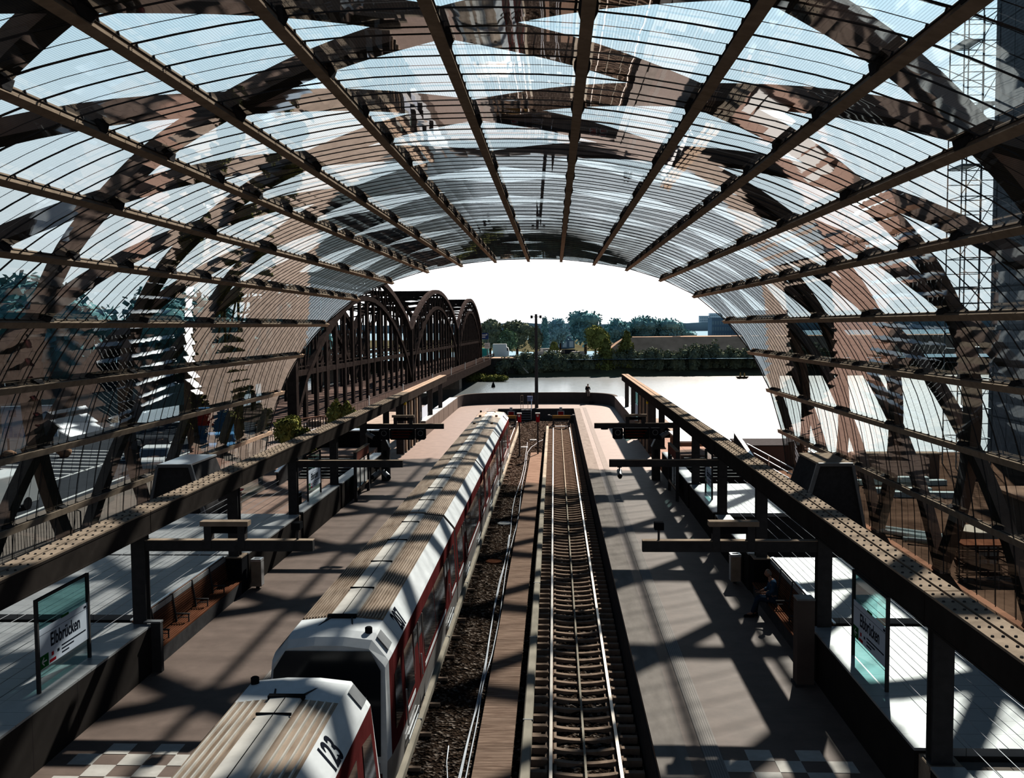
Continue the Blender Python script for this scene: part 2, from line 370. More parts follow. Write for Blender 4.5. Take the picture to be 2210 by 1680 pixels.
# purlins with brackets
def nodes_on(i):
    s = set()
    for n in range(-8, 20):
        for sg in (1, -1):
            y = PH+.11*abs(i)+PER*n+sg*PER/4*i
            if Y0C+1 < y < yend(i)-.3: s.add(round(y, 2))
    return sorted(s)
brm = {}
for i in range(-9, 10):
    p, n_ = pt(i, 0); ye = yend(i)+.12
    lab = 'crown purlin running along the top of the glass canopy' if i == 0 else '%s steel roof purlin out from the crown, %s' % (ORD[abs(i)-1], SIDE(i))
    root = empty('roof_purlin', (p.x, 0, p.z), lab, 'roof beam', 'purlins under the glass canopy')
    tdir = Vector((-n_.z, 0, n_.x))
    mb = MB()
    mb.bar((0, Y0C, 0), (0, ye, 0), .17, .20, up=tuple(n_))
    mb.bar(Vector((0, Y0C, 0))+n_*-.11, Vector((0, ye, 0))+n_*-.11, .24, .03, up=tuple(n_))
    mb.build('rail', STEEL, root)
    for sg in (-1, 1):
        cl = MB(); y = Y0C+.45; secs = []
        def sec(yy, h):
            c = Vector((0, yy, 0))+tdir*(.095*sg); u = tdir*.016
            return (c-u+n_*.02, c+u+n_*.02, c+u+n_*(.03+h), c-u+n_*(.03+h))
        while y < ye-.2:
            secs += [sec(y-.019, 0), sec(y-.018, .09), sec(y+.018, .09), sec(y+.019, 0)]; y += .765
        cl.loft(secs); cl.build('clamp_stud_strip', STEEL_D, root)
    for y in nodes_on(i):
        b = MB(); L_ = .62 if i % 2 == 0 else .42
        b.hexa([Vector((0, -L_*.35, 0))-n_*.07-tdir*.12, Vector((0, L_*.35, 0))-n_*.07-tdir*.12, Vector((0, L_*.35, 0))-n_*.07+tdir*.12, Vector((0, -L_*.35, 0))-n_*.07+tdir*.12,
                Vector((0, -L_*.7, 0))+n_*.16-tdir*.19, Vector((0, L_*.7, 0))+n_*.16-tdir*.19, Vector((0, L_*.7, 0))+n_*.16+tdir*.19, Vector((0, -L_*.7, 0))+n_*.16+tdir*.19])
        if i in brm: o = brm[i].copy(); C.objects.link(o); o.parent = root
        else: o = b.build('bracket', STEEL_D, root); brm[i] = o
        o.location = (0, y, 0)
# crossing steel arches outside the glass
cnt = {1: 0, -1: 0}
for sg in (1, -1):
    for n in range(-3, 14):
        Yc = PH+PER*n; path = []
        steps = 80
        for k in range(steps+1):
            i = -10.4+20.8*k/steps; y = Yc+.11*abs(i)+sg*PER/4*i
            if y < Y0C-1 or y > yend(i)+.15: continue
            ii = max(-10, min(10, i)); p, n_ = pt(ii, .36)
            if abs(i) > 10: p = p+Vector((0, 0, -(abs(i)-10)*2.6))
            path.append((Vector((p.x, y, p.z)), n_, i))
        if len(path) < 6: continue
        mb = MB(); W, H = .58, .40
        for k, (p, n_, i) in enumerate(path):
            d = (path[min(k+1, len(path)-1)][0]-path[max(k-1, 0)][0]).normalized()
            a = d.cross(n_).normalized()*(W/2); b = n_*(H/2)
            mb.v += [tuple(p-a-b), tuple(p+a-b), tuple(p+a+b), tuple(p-a+b)]
            if k:
                q = 4*(k-1)
                for e in range(4): mb.f.append((q+e, q+(e+1) % 4, q+4+(e+1) % 4, q+4+e)); mb.m.append(0)
        mb.f.append((3, 2, 1, 0)); mb.f.append(tuple(len(mb.v)-4+e for e in range(4))); mb.m += [0, 0]
        cnt[sg] += 1
        o = mb.build('steel_arch', ARCHS)
        tag(o, '%s diagonal steel arch from the camera, its far foot on the %s side' % (ORD[cnt[sg]-1], 'empty-track' if sg > 0 else 'train'), 'arch', 'diagonal steel arches over the canopy')
# ---------------------------------------------------------------- platforms and pit
YN = -8.0
def slab(name, x0, x1, y0, y1, z0, z1, m): mb = MB(); mb.box(x0, x1, y0, y1, z0, z1); return struct(mb.build(name, m))
slab('platform_train_floor', -8.15, -3.9, YN, 102.7, -1.6, 0, PLAT)
slab('platform_empty_track_floor', 3.9, 8.15, YN, 102.7, -1.6, 0, PLAT)
mb = MB()                                     # rounded head of the platform
pts = [(-8.15, 102.7)]
for k in range(0, 25):
    a = PI-PI*k/24; pts.append((8.3*math.copysign(abs(math.cos(a))**.55, math.cos(a)), 102.7+7.0*abs(math.sin(a))**.75))
pts.append((8.15, 102.7)); mb.prism(pts, 'z', -1.6, 0); struct(mb.build('platform_head_floor', PLAT))
for s, nm in ((-1, 'train'), (1, 'empty_track')):
    x0, x1 = sorted((s*3.9, s*4.55)); slab('trim_%s_edge' % nm, x0, x1, YN, 102.7, 0.0, .006, EDGE)
    x0, x1 = sorted((s*4.85, s*5.2)); slab('trim_%s_guide' % nm, x0, x1, YN, 103.6, 0.0, .012, GUIDE)
slab('wall_pit_end', -3.9, 3.9, 102.45, 102.7, -1.6, .0, STEEL_D)
for s, nm in ((-1, 'train'), (1, 'empty_track')):
    x0, x1 = sorted((s*3.895, s*3.875)); slab('wall_pit_%s' % nm, x0, x1, YN, 102.45, -1.6, -.14, STEEL_D)
# chequered fields on the platform
for s, nm in ((-1, 'train'), (1, 'empty track')):
    mb = MB()
    for i in range(10):
        for j in range(6):
            if (i+j) % 2 == 0:
                xa = 5.2+i*.5 if s > 0 else -5.2-i*.5-.5
                if abs(xa) > 8.1 or abs(xa+.5) > 8.12: continue
                mb.box(xa, xa+.5, 16.7+j*.5, 17.2+j*.5, .001, .008)
    tag(mb.build('checkered_floor_print', mat('checker_white_'+nm[:5], (.30, .275, .255), .6, 0, .12, 3)), 'black and white chequered field on the platform beside the %s' % nm, 'floor marking')
# ballast
m, t, o = nt('ballast'); L = t.links.new
p = N(t, 'BsdfPrincipled', Roughness=.9); p.inputs['Specular IOR Level'].default_value = 0; L(p.outputs[0], o.inputs[0]); tc = N(t, 'TexCoord')
vo = N(t, 'TexVoronoi', Scale=13); L(tc.outputs['Object'], vo.inputs['Vector'])
rp = N(t, 'ValToRGB'); L(vo.outputs['Color'], rp.inputs[0]); rp.color_ramp.elements[0].color = (.004, .003, .0028, 1); rp.color_ramp.elements[1].color = (.13, .105, .09, 1); e_ = rp.color_ramp.elements.new(.62); e_.color = (.022, .014, .010, 1)
L(rp.outputs[0], p.inputs['Base Color'])
b = N(t, 'Bump', Strength=1.0, Distance=.09); L(vo.outputs['Distance'], b.inputs['Height']); L(b.outputs[0], p.inputs['Normal']); BALL = m
mb = MB(); nx, ny = 60, 900
r2 = random.Random(3)
mb = MB()
xs = [-3.84+7.68*i/nx for i in range(nx+1)]; ysb = [8+94.4*j/ny for j in range(ny+1)]
for y in ysb:
    for x in xs: mb.v.append((x+r2.uniform(-.015, .015), y+r2.uniform(-.02, .02), -1.15+r2.uniform(-.035, .035)))
for j in range(ny):
    for i in range(nx):
        q = j*(nx+1)+i; mb.f.append((q, q+1, q+nx+2, q+nx+1)); mb.m.append(0)
o = mb.build('track_ballast', BALL); tag(o, 'dark brown stone ballast filling the track pit', 'ballast', kind='stuff')
slab('track_pit_floor', -3.9, 3.9, YN, 102.5, -1.6, -1.3, CONC)

# ---------------------------------------------------------------- tracks
def rail_mb(x, y0, y1):
    mb = MB(); z = -.95
    pr = [(x-.07, z-.17), (x+.07, z-.17), (x+.07, z-.155), (x+.012, z-.13), (x+.012, z-.045), (x+.036, z-.035), (x+.036, z), (x-.036, z), (x-.036, z-.035), (x-.012, z-.045), (x-.012, z-.13), (x-.07, z-.155)]
    mb.prism(pr, 'y', y0, y1); 
    mb.m[-1-0] = 0
    for k in range(12): mb.m[k] = 1
    mb.m[6] = 0; mb.m[5] = 0; mb.m[7] = 0
    return mb
sle = {}
def track(cx, label, y1, nmax, yfirst):
    root = empty('railway_track', (cx, 0, -1.0), label, 'track')
    for s in (-.755, .755):
        rel(rail_mb(cx+s, 8, y1).build('rail', [RAIL, RAILB]), root)
    sg = MB(); sg.bar((cx, 10, -1.0), (cx, y1-2, -1.0), .05, .04); rel(sg.build('middle_conductor', COVER), root)
    first = None; y = yfirst; k = 0; rest = MB()
    def prof(mb, y):
        for xa, xb, za, zb in ((-1.25, -.84, -.99, -.985), (.84, 1.25, -.985, -.99)):
            mb.bar((cx+xa, y, -1.07), (cx+xb, y, -1.07), .15, .15)
        n = 8
        for i in range(n):
            xa = -.66+1.32*i/n; xb = -.66+1.32*(i+1)/n
            f = lambda x: -1.085+.06*(x/.66)**2
            mb.hexa([(cx+xa, y-.07, -1.2), (cx+xb, y-.07, -1.2), (cx+xb, y+.07, -1.2), (cx+xa, y+.07, -1.2), (cx+xa, y-.07, f(xa)), (cx+xb, y-.07, f(xb)), (cx+xb, y+.07, f(xb)), (cx+xa, y+.07, f(xa))])
        mb.box(cx-.92, cx-.66, y-.12, y+.12, -1.2, -1.11); mb.box(cx+.66, cx+.92, y-.12, y+.12, -1.2, -1.11)
    while y < y1-2:
        if k < nmax:
            if first is None:
                mb = MB(); prof(mb, 0); first = mb.build('sleeper', SLEEP); rel(first, root); q = first
            else: q = first.copy(); C.objects.link(q)
            q.location = (0, y, 0)
        else: prof(rest, y)
        y += .617; k += 1
    if k > nmax: o = rest.build('sleeper_far_section', SLEEP); rel(o, root); o['kind'] = 'stuff'
    for s in (-.755, .755):
        for e in (-.1, .1):
            fa = MB(); y = yfirst; secs = []
            def sec(yy, h): x = cx+s+e; return ((x-.03, yy, -1.1), (x+.03, yy, -1.1), (x+.03, yy, -1.095+h), (x-.03, yy, -1.095+h))
            while y < min(y1-2, 60): secs += [sec(y-.051, 0), sec(y-.05, .07), sec(y+.05, .07), sec(y+.051, 0)]; y += .617
            fa.loft(secs); rel(fa.build('rail_clip_strip', SLEEP), root)
    return root
track(2.56, 'empty railway track with shiny rails and pale sleepers beside the bare platform', 99, 96, 12.2)
track(-2.56, 'railway track underneath the standing red and white train', 99, 96, 12.2)
# third rails
def third(x, label, y1):
    root = empty('third_rail', (x, 0, -.9), label, 'conductor rail', 'covered third rails')
    c = MB(); c.prism([(x-.11, -.83), (x+.11, -.83), (x+.11, -.66), (x+.08, -.62), (x-.08, -.62), (x-.11, -.66)], 'y', 9, y1); rel(c.build('rail_cover', COVER), root)
    y = 10.3
    j = MB()
    while y < y1: j.box(x-.115, x+.115, y-.02, y+.02, -.84, -.612); y += 6.2
    rel(j.build('cover_joint', GREY), root)
    f = None; y = 10.0
    while y < min(y1, 75):
        if f is None:
            b = MB(); b.bar((0, 0, -1.12), (0, 0, -.8), .07, .07, up=(0, 1, 0)); b.box(-.08, .3, -.05, .05, -1.14, -1.06); f = b.build('bracket', SLEEP); f.parent = root; q = f
        else: q = f.copy(); C.objects.link(q)
        q.location = (0, y, .9); y += 1.85
third(1.27, 'pale covered third rail beside the empty track', 91); third(-1.33, 'tan covered third rail alongside the standing train', 91)
# board walkway, cables, manholes
mb = MB(); y = 9.0
while y < 74: mb.box(.14, .96, y+.004, y+.146, -.98, -.92); y += .15
o = mb.build('plank_walkway', WOOD); tag(o, 'wooden plank walkway laid between the two tracks', 'walkway')
for k, (xo, ph, ye_, x1_) in enumerate(((.02, 0, 84, .3), (-.14, 1.7, 82, .0), (-.05, 3.1, 46, .0))):
    p_ = []; y = 9.0
    while y < ye_:
        p_.append((xo-.05*math.sin(y*.35+ph)-.14*max(0, math.sin(y*.11+ph))+(.9*max(0, (y-74)/10)**2 if k == 0 else (-.25*max(0, (y-70)/12) if k == 1 else 0)), y, -1.08+.02*math.sin(y*1.7+k))); y += .7
    mb = MB(); mb.tube(p_, .016, 6); o = mb.build('signal_cable', CABLE, None, True)
    tag(o, ('thin white cable on the ballast, the one hugging the plank walkway', 'thin white cable on the ballast with the widest loop away from the walkway', 'thin white cable ending halfway along the plank walkway')[k], 'cable', 'white cables beside the walkway')
mb = MB(); mb.tube([(-.55, 22.3, -1.1), (-.5, 21.4, -1.08), (-.3, 19.9, -1.09), (-.13, 18.6, -1.08), (-.1, 17.8, -1.1)], .012, 6)
tag(mb.build('stray_cable', CABLE, None, True), 'single loose pale cable curving across the ballast near the train nose', 'cable')
for i, (x, y, sx, c_, lb) in enumerate(((-.55, 48.3, .36, WHITE, 'pale oval shaft cover in the ballast, the nearer of two grey ones'), (-.6, 40.4, .34, BENCHW, 'rusty oval shaft cover in the ballast beside the walkway'), (.1, 84, .3, WHITE, 'small white cover in the ballast close to the buffer stops'), (-.5, 79, .3, WHITE, 'small white cover in the ballast beside the red signal posts'), (.3, 71.9, .2, YEL, 'small orange cover in the ballast at the walkway end'))):
    mb = MB(); mb.lathe([(.001, .03), (sx*.8, .03), (sx, 0), (sx, -.1)], n=20); mb.lathe([(sx*.55, .033), (sx*.6, .045), (sx*.65, .033)], n=20)
    o = mb.build('shaft_cover', c_); o.location = (x, y, -1.1); tag(o, lb, 'manhole cover')
# buffer stops
def buffer(cx, lab):
    root = empty('buffer_stop', (cx, 93.5, -.95), lab, 'buffer stop')
    f = MB()
    for s in (-.75, .75):
        f.bar((s, -.6, 0), (s, 3.2, 0), .16, .2); f.bar((s, .2, 0), (s, .2, 1.05), .16, .16, up=(0, 1, 0)); f.bar((s, 2.6, .1), (s, .3, .9), .12, .12)
    for z, y in ((.1, -.5), (.16, .9), (.3, 1.6)): f.bar((-.75, y, z), (.75, y, z), .12, .1)
    f.build('frame', STEEL_D, root)
    b = MB(); b.box(-.85, .85, .02, .2, .78, 1.05); b.build('buffer_beam', mat('buffer_beam_%d' % int(cx*10), (.16, .09, .03), .6), root)
    for s in (-1, 1):
        l = MB(); l.box(s*1.15-.1, s*1.15+.1, 0, .12, 1.05, 1.13); l.bar((s*.8, .1, 1.0), (s*1.15, .06, 1.08), .03, .03); l.build('lamp', WHITE, root)
    r_ = MB(); r_.bar((-.6, -.7, .07), (.6, -.7, .07), .2, .1); r_.build('hydraulic_ram', CHROME, root)
buffer(2.56, 'buffer stop with ochre beam closing the empty track'); buffer(-2.56, 'buffer stop half hidden behind the far end of the train')
for cx, no in ((2.56, '2'), (-2.56, '1')):
    root = empty('stop_sign', (cx, 102.4, -.5), 'red stop board with white border on the pit wall above %s' % ('the empty track' if cx > 0 else 'the train track'), 'sign')
    b = MB(); b.box(-.36, .36, -.05, -.02, -.28, .28); b.build('border', WHITE, root)
    b = MB(); b.box(-.28, .28, -.07, -.05, -.2, .2); b.build('panel', REDS, root)
    r2_ = empty('track_number_sign', (cx, 102.4, .02), 'small white plate numbered %s on the pit wall' % ('two' if no == '2' else 'one'), 'sign')
    b = MB(); b.box(-.14, .14, -.05, -.02, -.16, .13); b.build('plate', WHITE, r2_)
    text(no, .26, INK, 'number_print', r2_, (0, -.055, -.1), (PI/2, 0, 0), align='CENTER')
# signal posts
for x in (-.68, .68):
    root = empty('signal_post', (x, 73.3, -1.1), 'slim dark signal post with red head, standing %s' % ('at the end of the plank walkway' if x > 0 else 'beside the far end of the train'), 'signal')
    b = MB(); b.tube([(0, 0, 0), (0, 0, 2.6)], .06, 10); b.box(-.14, .14, -.14, .14, 0, .08); b.build('pole', STEEL_D, root)
    b = MB(); b.box(-.13, .13, -.1, .1, 2.55, 3.15); b.build('signal_head', REDS, root)
    b = MB(); b.box(-.17, .17, -.14, .14, 3.15, 3.22); b.tube([(0, -.1, 3.02), (0, -.22, 3.02)], .08, 10); b.build('cap', WHITE, root)
# pit stairs, ladder rails, cabinet, mast
root = empty('pit_stairs', (-1.0, 102.4, -1.1), 'dark metal steps climbing from the track pit to the platform head', 'stairs')
for k in range(5):
    b = MB(); b.box(-.5, .5, -1.5+.28*k, -1.2+.28*k, .22*k+.1, .22*k+.14); b.build('step', GREY, root)
b = MB(); b.bar((-.5, -1.5, .05), (-.5, -.1, 1.1), .04, .2); b.bar((.5, -1.5, .05), (.5, -.1, 1.1), .04, .2); b.build('stringer', STEEL_D, root)
b = MB(); b.tube([(.55, -1.45, .1), (.55, -1.45, 1.0), (.55, -.1, 2.1)], .03, 8); b.build('handrail', CHROME, root)
root = empty('ladder_rail', (-1.45, 102.9, 0), 'pair of upright tubular handrails beside the pit stairs', 'handrail')
b = MB()
for s in (-.12, .12): b.tube([(s, 0, 0), (s, 0, 1.35)], .025, 8)
b.tube([(-.12, 0, 1.35), (.12, 0, 1.35)], .025, 8); b.tube([(-.12, 0, .7), (.12, 0, .7)], .02, 8); b.build('tube_frame', STEEL, root)
root = empty('control_cabinet', (-.62, 103.1, 0), 'small blue-grey control box on a stand beside the mast', 'cabinet')
b = MB(); b.box(-.28, .28, -.15, .15, .75, 1.25); b.build('case', mat('cabinet_blue', (.13, .15, .24), .5), root)
b = MB(); b.box(-.24, -.2, -.05, .05, 0, .75); b.box(.2, .24, -.05, .05, 0, 1.6); b.build('stand', STEEL, root)
root = empty('light_mast', (.06, 103.4, 0), 'tall dark mast with two small floodlights behind the track pit', 'mast')
b = MB(); b.tube([(0, 0, 0), (0, 0, 5), (0, 0, 9.75)], [.19, .17, .14], 14); b.build('pole', STEEL_D, root)
b = MB(); b.tube([(-.48, 0, 9.45), (.48, 0, 9.45)], .03, 8); b.build('crossbar', STEEL_D, root)
for s in (-1, 1):
    b = MB(); b.box(s*.46-.12, s*.46+.12, -.13, .13, 9.3, 9.62); b.build('floodlight', BLACK, root)
b = MB(); b.tube([(0, 0, 9.7), (0, 0, 12.5)], .012, 6); b.build('antenna', GREY, root)

# ---------------------------------------------------------------- platform walls, ledges, posts, beam
POST = [2.2, 9.5, 16.8, 24.15, 31.45, 38.75, 46.05, 53.35, 60.65, 67.95, 75.25, 82.55, 89.8]
NEARW = {-1: 'train', 1: 'empty track'}
def wallseg(s, y0, y1, depth=.55, z=1.2, m=None, name=None):
    x0, x1 = sorted((s*8.12, s*(8.12+depth)))
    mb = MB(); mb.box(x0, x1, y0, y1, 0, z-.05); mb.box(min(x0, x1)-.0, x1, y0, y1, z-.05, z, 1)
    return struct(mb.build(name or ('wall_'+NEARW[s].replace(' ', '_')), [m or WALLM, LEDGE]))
WALLF = mat('parapet_panel', (.10, .078, .068), .5, 0, .1, 2)
for s in (-1, 1):
    segs = [(YN, 16.35), (17.1, 24.1), (31.85, 38.4), (39.0, 45.7), (46.3, 52.9), (53.7, 57.6)]
    for a, b_ in segs: wallseg(s, a, b_)
    for a, b_ in ((16.35, 17.1), (38.4, 39.0), (45.7, 46.3), (52.9, 53.7)):
        x0, x1 = sorted((s*8.2, s*8.75)); slab('wall_post_plinth', x0, x1, a, b_, 0, 1.1, STEEL)
    for k, (a, b_) in enumerate(((77.0, 82.2), (82.35, 85.8), (85.95, 89.6), (89.75, 93.6), (93.75, 98.2), (98.35, 102.6))):
        wallseg(s, a, b_, .8, 1.2, WALLF)
    # ledge slabs spreading outward behind the wall
    xo = 8.67; xe = 13.2 if s < 0 else 12.8
    for a, b_ in (((17.1, 24.1), (24.8, 31.4), (31.6, 38.6)) if s < 0 else ((17.1, 24.1), (24.8, 31.3), (38.75, 46.0))):
        x0, x1 = sorted((s*xo, s*xe)); slab('trim_ledge_'+NEARW[s].replace(' ', '_'), x0, x1, a, b_, 1.06, 1.2, LEDGE)
        x0, x1 = sorted((s*xo, s*12.8)); slab('wall_ledge_'+NEARW[s].replace(' ', '_'), x0, x1, a+.1, b_-.02, -1.0, 1.06, STEEL_D)
    for a, b_ in ((YN, 16.5), (16.5, 17.0), (24.1, 24.7)):
        x0, x1 = sorted((s*xo, s*xe)); slab('trim_gutter_'+NEARW[s].replace(' ', '_'), x0, x1, a, b_, .7, 1.0 if a != YN else 1.08, PAVE if a != YN else LEDGE)
    # closed back behind the bench
    x0, x1 = sorted((s*8.7, s*8.78)); slab('wall_bench_back', x0, x1, 24.1, 31.2, 0, 1.1, STEEL_D)
# rounded parapet at the platform head
mb = MB(); cp = MB()
ring = [(8.12*math.copysign(abs(math.cos(PI-PI*k/40))**.5, math.cos(PI-PI*k/40)), 102.6+6.9*abs(math.sin(PI*k/40))**.7) for k in range(41)]
for k in range(40):
    (xa, ya), (xb, yb) = ring[k], ring[k+1]
    ca, cb_ = Vector((xa, ya-100, 0)).normalized()*.4, Vector((xb, yb-100, 0)).normalized()*.4
    q = [(xa, ya), (xb, yb), (xb+cb_.x, yb+cb_.y), (xa+ca.x, ya+ca.y)]
    mb.hexa([(x, y, 0) for x, y in q]+[(x, y, 1.15) for x, y in q], 0); mb.hexa([(x, y, 1.15) for x, y in q]+[(x, y, 1.2) for x, y in q], 1)
struct(mb.build('wall_parapet_head', [mat('parapet_dark', (.035, .029, .028), .5, 0, .1, 2), mat('parapet_coping', (.06, .052, .048), .6)]))
# posts and the long beam, one run on each platform
def post_mb():
    mb = MB(); mb.box(-.17, .17, -.15, -.11, 1.0, 3.5); mb.box(-.17, .17, .11, .15, 1.0, 3.5); mb.box(-.11, .11, -.11, .11, 1.0, 3.5); mb.box(-.2, .2, -.18, .18, 1.08, 1.13)
    return mb
pproto = None
for s in (-1, 1):
    for k, y in enumerate(POST):
        if pproto is None:
            root = empty('canopy_post', (s*8.43, y, 0), 'x', 'post', 'posts carrying the long beams'); post_mb().build('shaft', STEEL_D, root)
            b = MB(); b.box(-.24, .24, -.22, .22, 1.0, 1.09); b.build('foot_plate', STEEL, root); pproto = root
        else: root = dup(pproto, (s*8.43, y, 0))
        root['label'] = '%s dark steel post from the camera under the long beam beside the %s' % (ORD[k], NEARW[s])
    root = empty('light_beam', (s*8.43, 0, 3.8), 'long dark steel beam on posts along the platform beside the %s' % NEARW[s], 'beam')
    ys_ = [YN]+[y for y in POST if y < 89]+[92.2]
    for k in range(len(ys_)-1):
        a, b_ = ys_[k]+.02, ys_[k+1]-.02
        mb = MB()
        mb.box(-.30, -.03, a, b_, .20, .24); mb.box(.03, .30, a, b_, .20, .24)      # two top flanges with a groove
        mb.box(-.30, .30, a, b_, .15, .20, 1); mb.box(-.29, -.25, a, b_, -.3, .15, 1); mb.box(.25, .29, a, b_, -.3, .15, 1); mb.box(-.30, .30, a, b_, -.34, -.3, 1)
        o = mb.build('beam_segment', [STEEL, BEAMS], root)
        bt = MB(); y = a+.3
        while y < b_-.1 and y < 62:
            for x in (-.24, -.09, .09, .24): bt.lathe([(.001, .262), (.022, .262), (.028, .24)], (x, y, 0), 6)
            y += .45
        if bt.v: bt.build('bolt', STEEL_D, o)
    e = MB(); e.box(-.31, .31, 92.18, 92.22, -.34, .24); e.build('end_plate', STEEL, root)
# wires stretched over the ledges
for s in (-1, 1):
    for k in range(8):
        x = s*(8.95+.42*k); mb = MB(); mb.tube([(x, 8, 1.36), (x, 46, 1.36)], .008, 5)
        tag(mb.build('ledge_wire', WIRE), '%s thin stretched wire outward from the posts, over the ledge beside the %s' % (ORD[k], NEARW[s]), 'wire', 'wires over the platform ledges')
# ---------------------------------------------------------------- cantilever arms and what hangs from them
ARMY = [24.15, 38.75, 53.35]
for s in (-1, 1):
    for k, y in enumerate(ARMY):
        root = empty('cantilever_arm', (s*8.3, y, 3.17), '%s flat steel arm from the camera reaching over the platform beside the %s' % (ORD[k], NEARW[s]), 'arm', 'arms on the platform posts')
        b = MB(); x0, x1 = sorted((0, -s*4.25)); b.box(x0, x1, -.1, .1, -.14, .12); b.build('boom', STEEL_D, root)
        b = MB(); b.box(x0, x1, -.11, .11, .12, .14); b.build('top_strip', STEEL, root)
        if k != 1:
            t_ = empty('display_bracket', (s*6.25, y, 3.3), 'dark twin-bar lamp bracket on the %s arm beside the %s' % (ORD[k], NEARW[s]), 'bracket', 'twin-bar brackets on the arms')
            b = MB(); b.box(-.6, .6, -.14, .14, .36, .48); b.build('top_bar', STEEL, t_)
            b = MB(); b.box(-.52, .52, -.1, .1, .18, .33); b.build('lamp_housing', BLACK, t_)
            for q in (-.42, .42):
                b = MB(); b.box(q-.09, q+.09, -.12, .12, -.2 if k == 0 else -.6, .37); b.build('leg', STEEL_D, t_)
        if k == 2:
            t_ = empty('departure_display', (s*6.3, y, 2.75), 'black hanging departure board with three rounded panels over the platform beside the %s' % NEARW[s], 'display')
            for (xa, xb, mm, nm_) in ((-1.27, -.72, BLACKG, 'side_panel'), (-.68, .68, BLACK, 'main_screen'), (.72, 1.27, BLACKG, 'side_panel')):
                b = MB(); c_ = .07
                b.prism([(xa+c_, -.3), (xb-c_, -.3), (xb, -.3+c_), (xb, .3-c_), (xb-c_, .3), (xa+c_, .3), (xa, .3-c_), (xa, -.3+c_)], 'y', -.12, .12); pn = b.build(nm_, mm, t_)
                e = MB(); e.box(xa+.05, xb-.05, -.13, .13, .295, .32); e.build('top_edge', WHITE, t_)
                if nm_ == 'side_panel':
                    e = MB(); e.lathe([(.12, 0), (.15, 0), (.15, .02), (.12, .02)], n=24); f = e.build('clock_ring', GREY, pn); f.rotation_euler = (PI/2, 0, 0); f.location = ((xa+xb)/2, -.125, .06)
            e = MB()
            for q in range(3): e.box(-.6+.02*q, .55-.1*q, -.126, -.121, .12-.15*q, .18-.15*q)
            e.build('led_line_print', mat('led_dull_red_%d' % s, (.06, .008, .004), .6), t_)
# cameras and loudspeakers
def cctv(name, loc, label, rz=0, kind=0):
    root = empty(name, loc, label, 'camera' if kind < 2 else 'loudspeaker', rz=rz)
    if kind == 0:       # bullet camera hanging
        b = MB(); b.bar((0, 0, .02), (0, 0, .22), .05, .05, up=(0, 1, 0)); b.box(-.08, .08, -.08, .08, .2, .24); b.build('mount', BLACK, root)
        b = MB(); b.tube([(0, .16, .05), (0, -.22, -.1)], .1, 12); b.build('housing', GREY, root); b = MB(); b.tube([(0, -.2, -.1), (0, -.3, -.14)], .075, 12); b.build('lens_hood', BLACK, root)
    elif kind == 1:     # standing camera on top
        b = MB(); b.bar((0, 0, 0), (0, 0, .3), .05, .05, up=(0, 1, 0)); b.build('mount', STEEL_D, root); b = MB(); b.box(-.11, .11, -.18, .12, .28, .45); b.build('housing', BLACK, root)
    else:
        b = MB(); b.bar((0, 0, 0), (0, 0, .25), .05, .05, up=(0, 1, 0)); b.build('mount', BLACK, root)
        b = MB(); b.tube([(0, .22, .06), (0, -.32, -.16)], [.13, .13], 12); b.build('horn', GREY, root); b = MB(); b.tube([(0, -.28, -.15), (0, -.36, -.18)], .14, 12); b.build('mouth', BLACK, root)
cctv('platform_camera', (4.45, 38.75, 2.8), 'round camera hanging below the arm tip beside the empty track')
cctv('watch_camera', (4.45, 24.15, 3.3), 'small black camera standing on the nearer arm beside the empty track', 0, 1)
cctv('watch_camera', (-4.45, 24.15, 3.3), 'small black camera standing on the nearer arm beside the train', 0, 1)
cctv('platform_camera', (-5.1, 38.75, 2.78), 'grey tube camera hanging below the middle arm beside the train, pillar side', R(-35))
cctv('platform_camera', (-4.75, 38.75, 2.78), 'black dome camera hanging below the middle arm beside the train, tip side', R(40))
cctv('horn_speaker', (7.75, 53.0, 2.75), 'black tilted loudspeaker below the far arm beside the empty track', R(-60), 2)
cctv('horn_speaker', (-8.0, 53.0, 2.75), 'black tilted loudspeaker below the far arm beside the train', R(60), 2)
root = empty('arm_lamp', (4.6, 53.35, 3.03), 'small flat lamp under the far arm tip beside the empty track', 'lamp'); b = MB(); b.lathe([(.001, 0), (.2, 0), (.2, -.06), (.001, -.08)], n=16); b.build('lamp_body', BLACK, root); b = MB(); b.bar((0, 0, 0), (0, 0, .05), .06, .06, up=(0, 1, 0)); b.build('mount', BLACK, root)

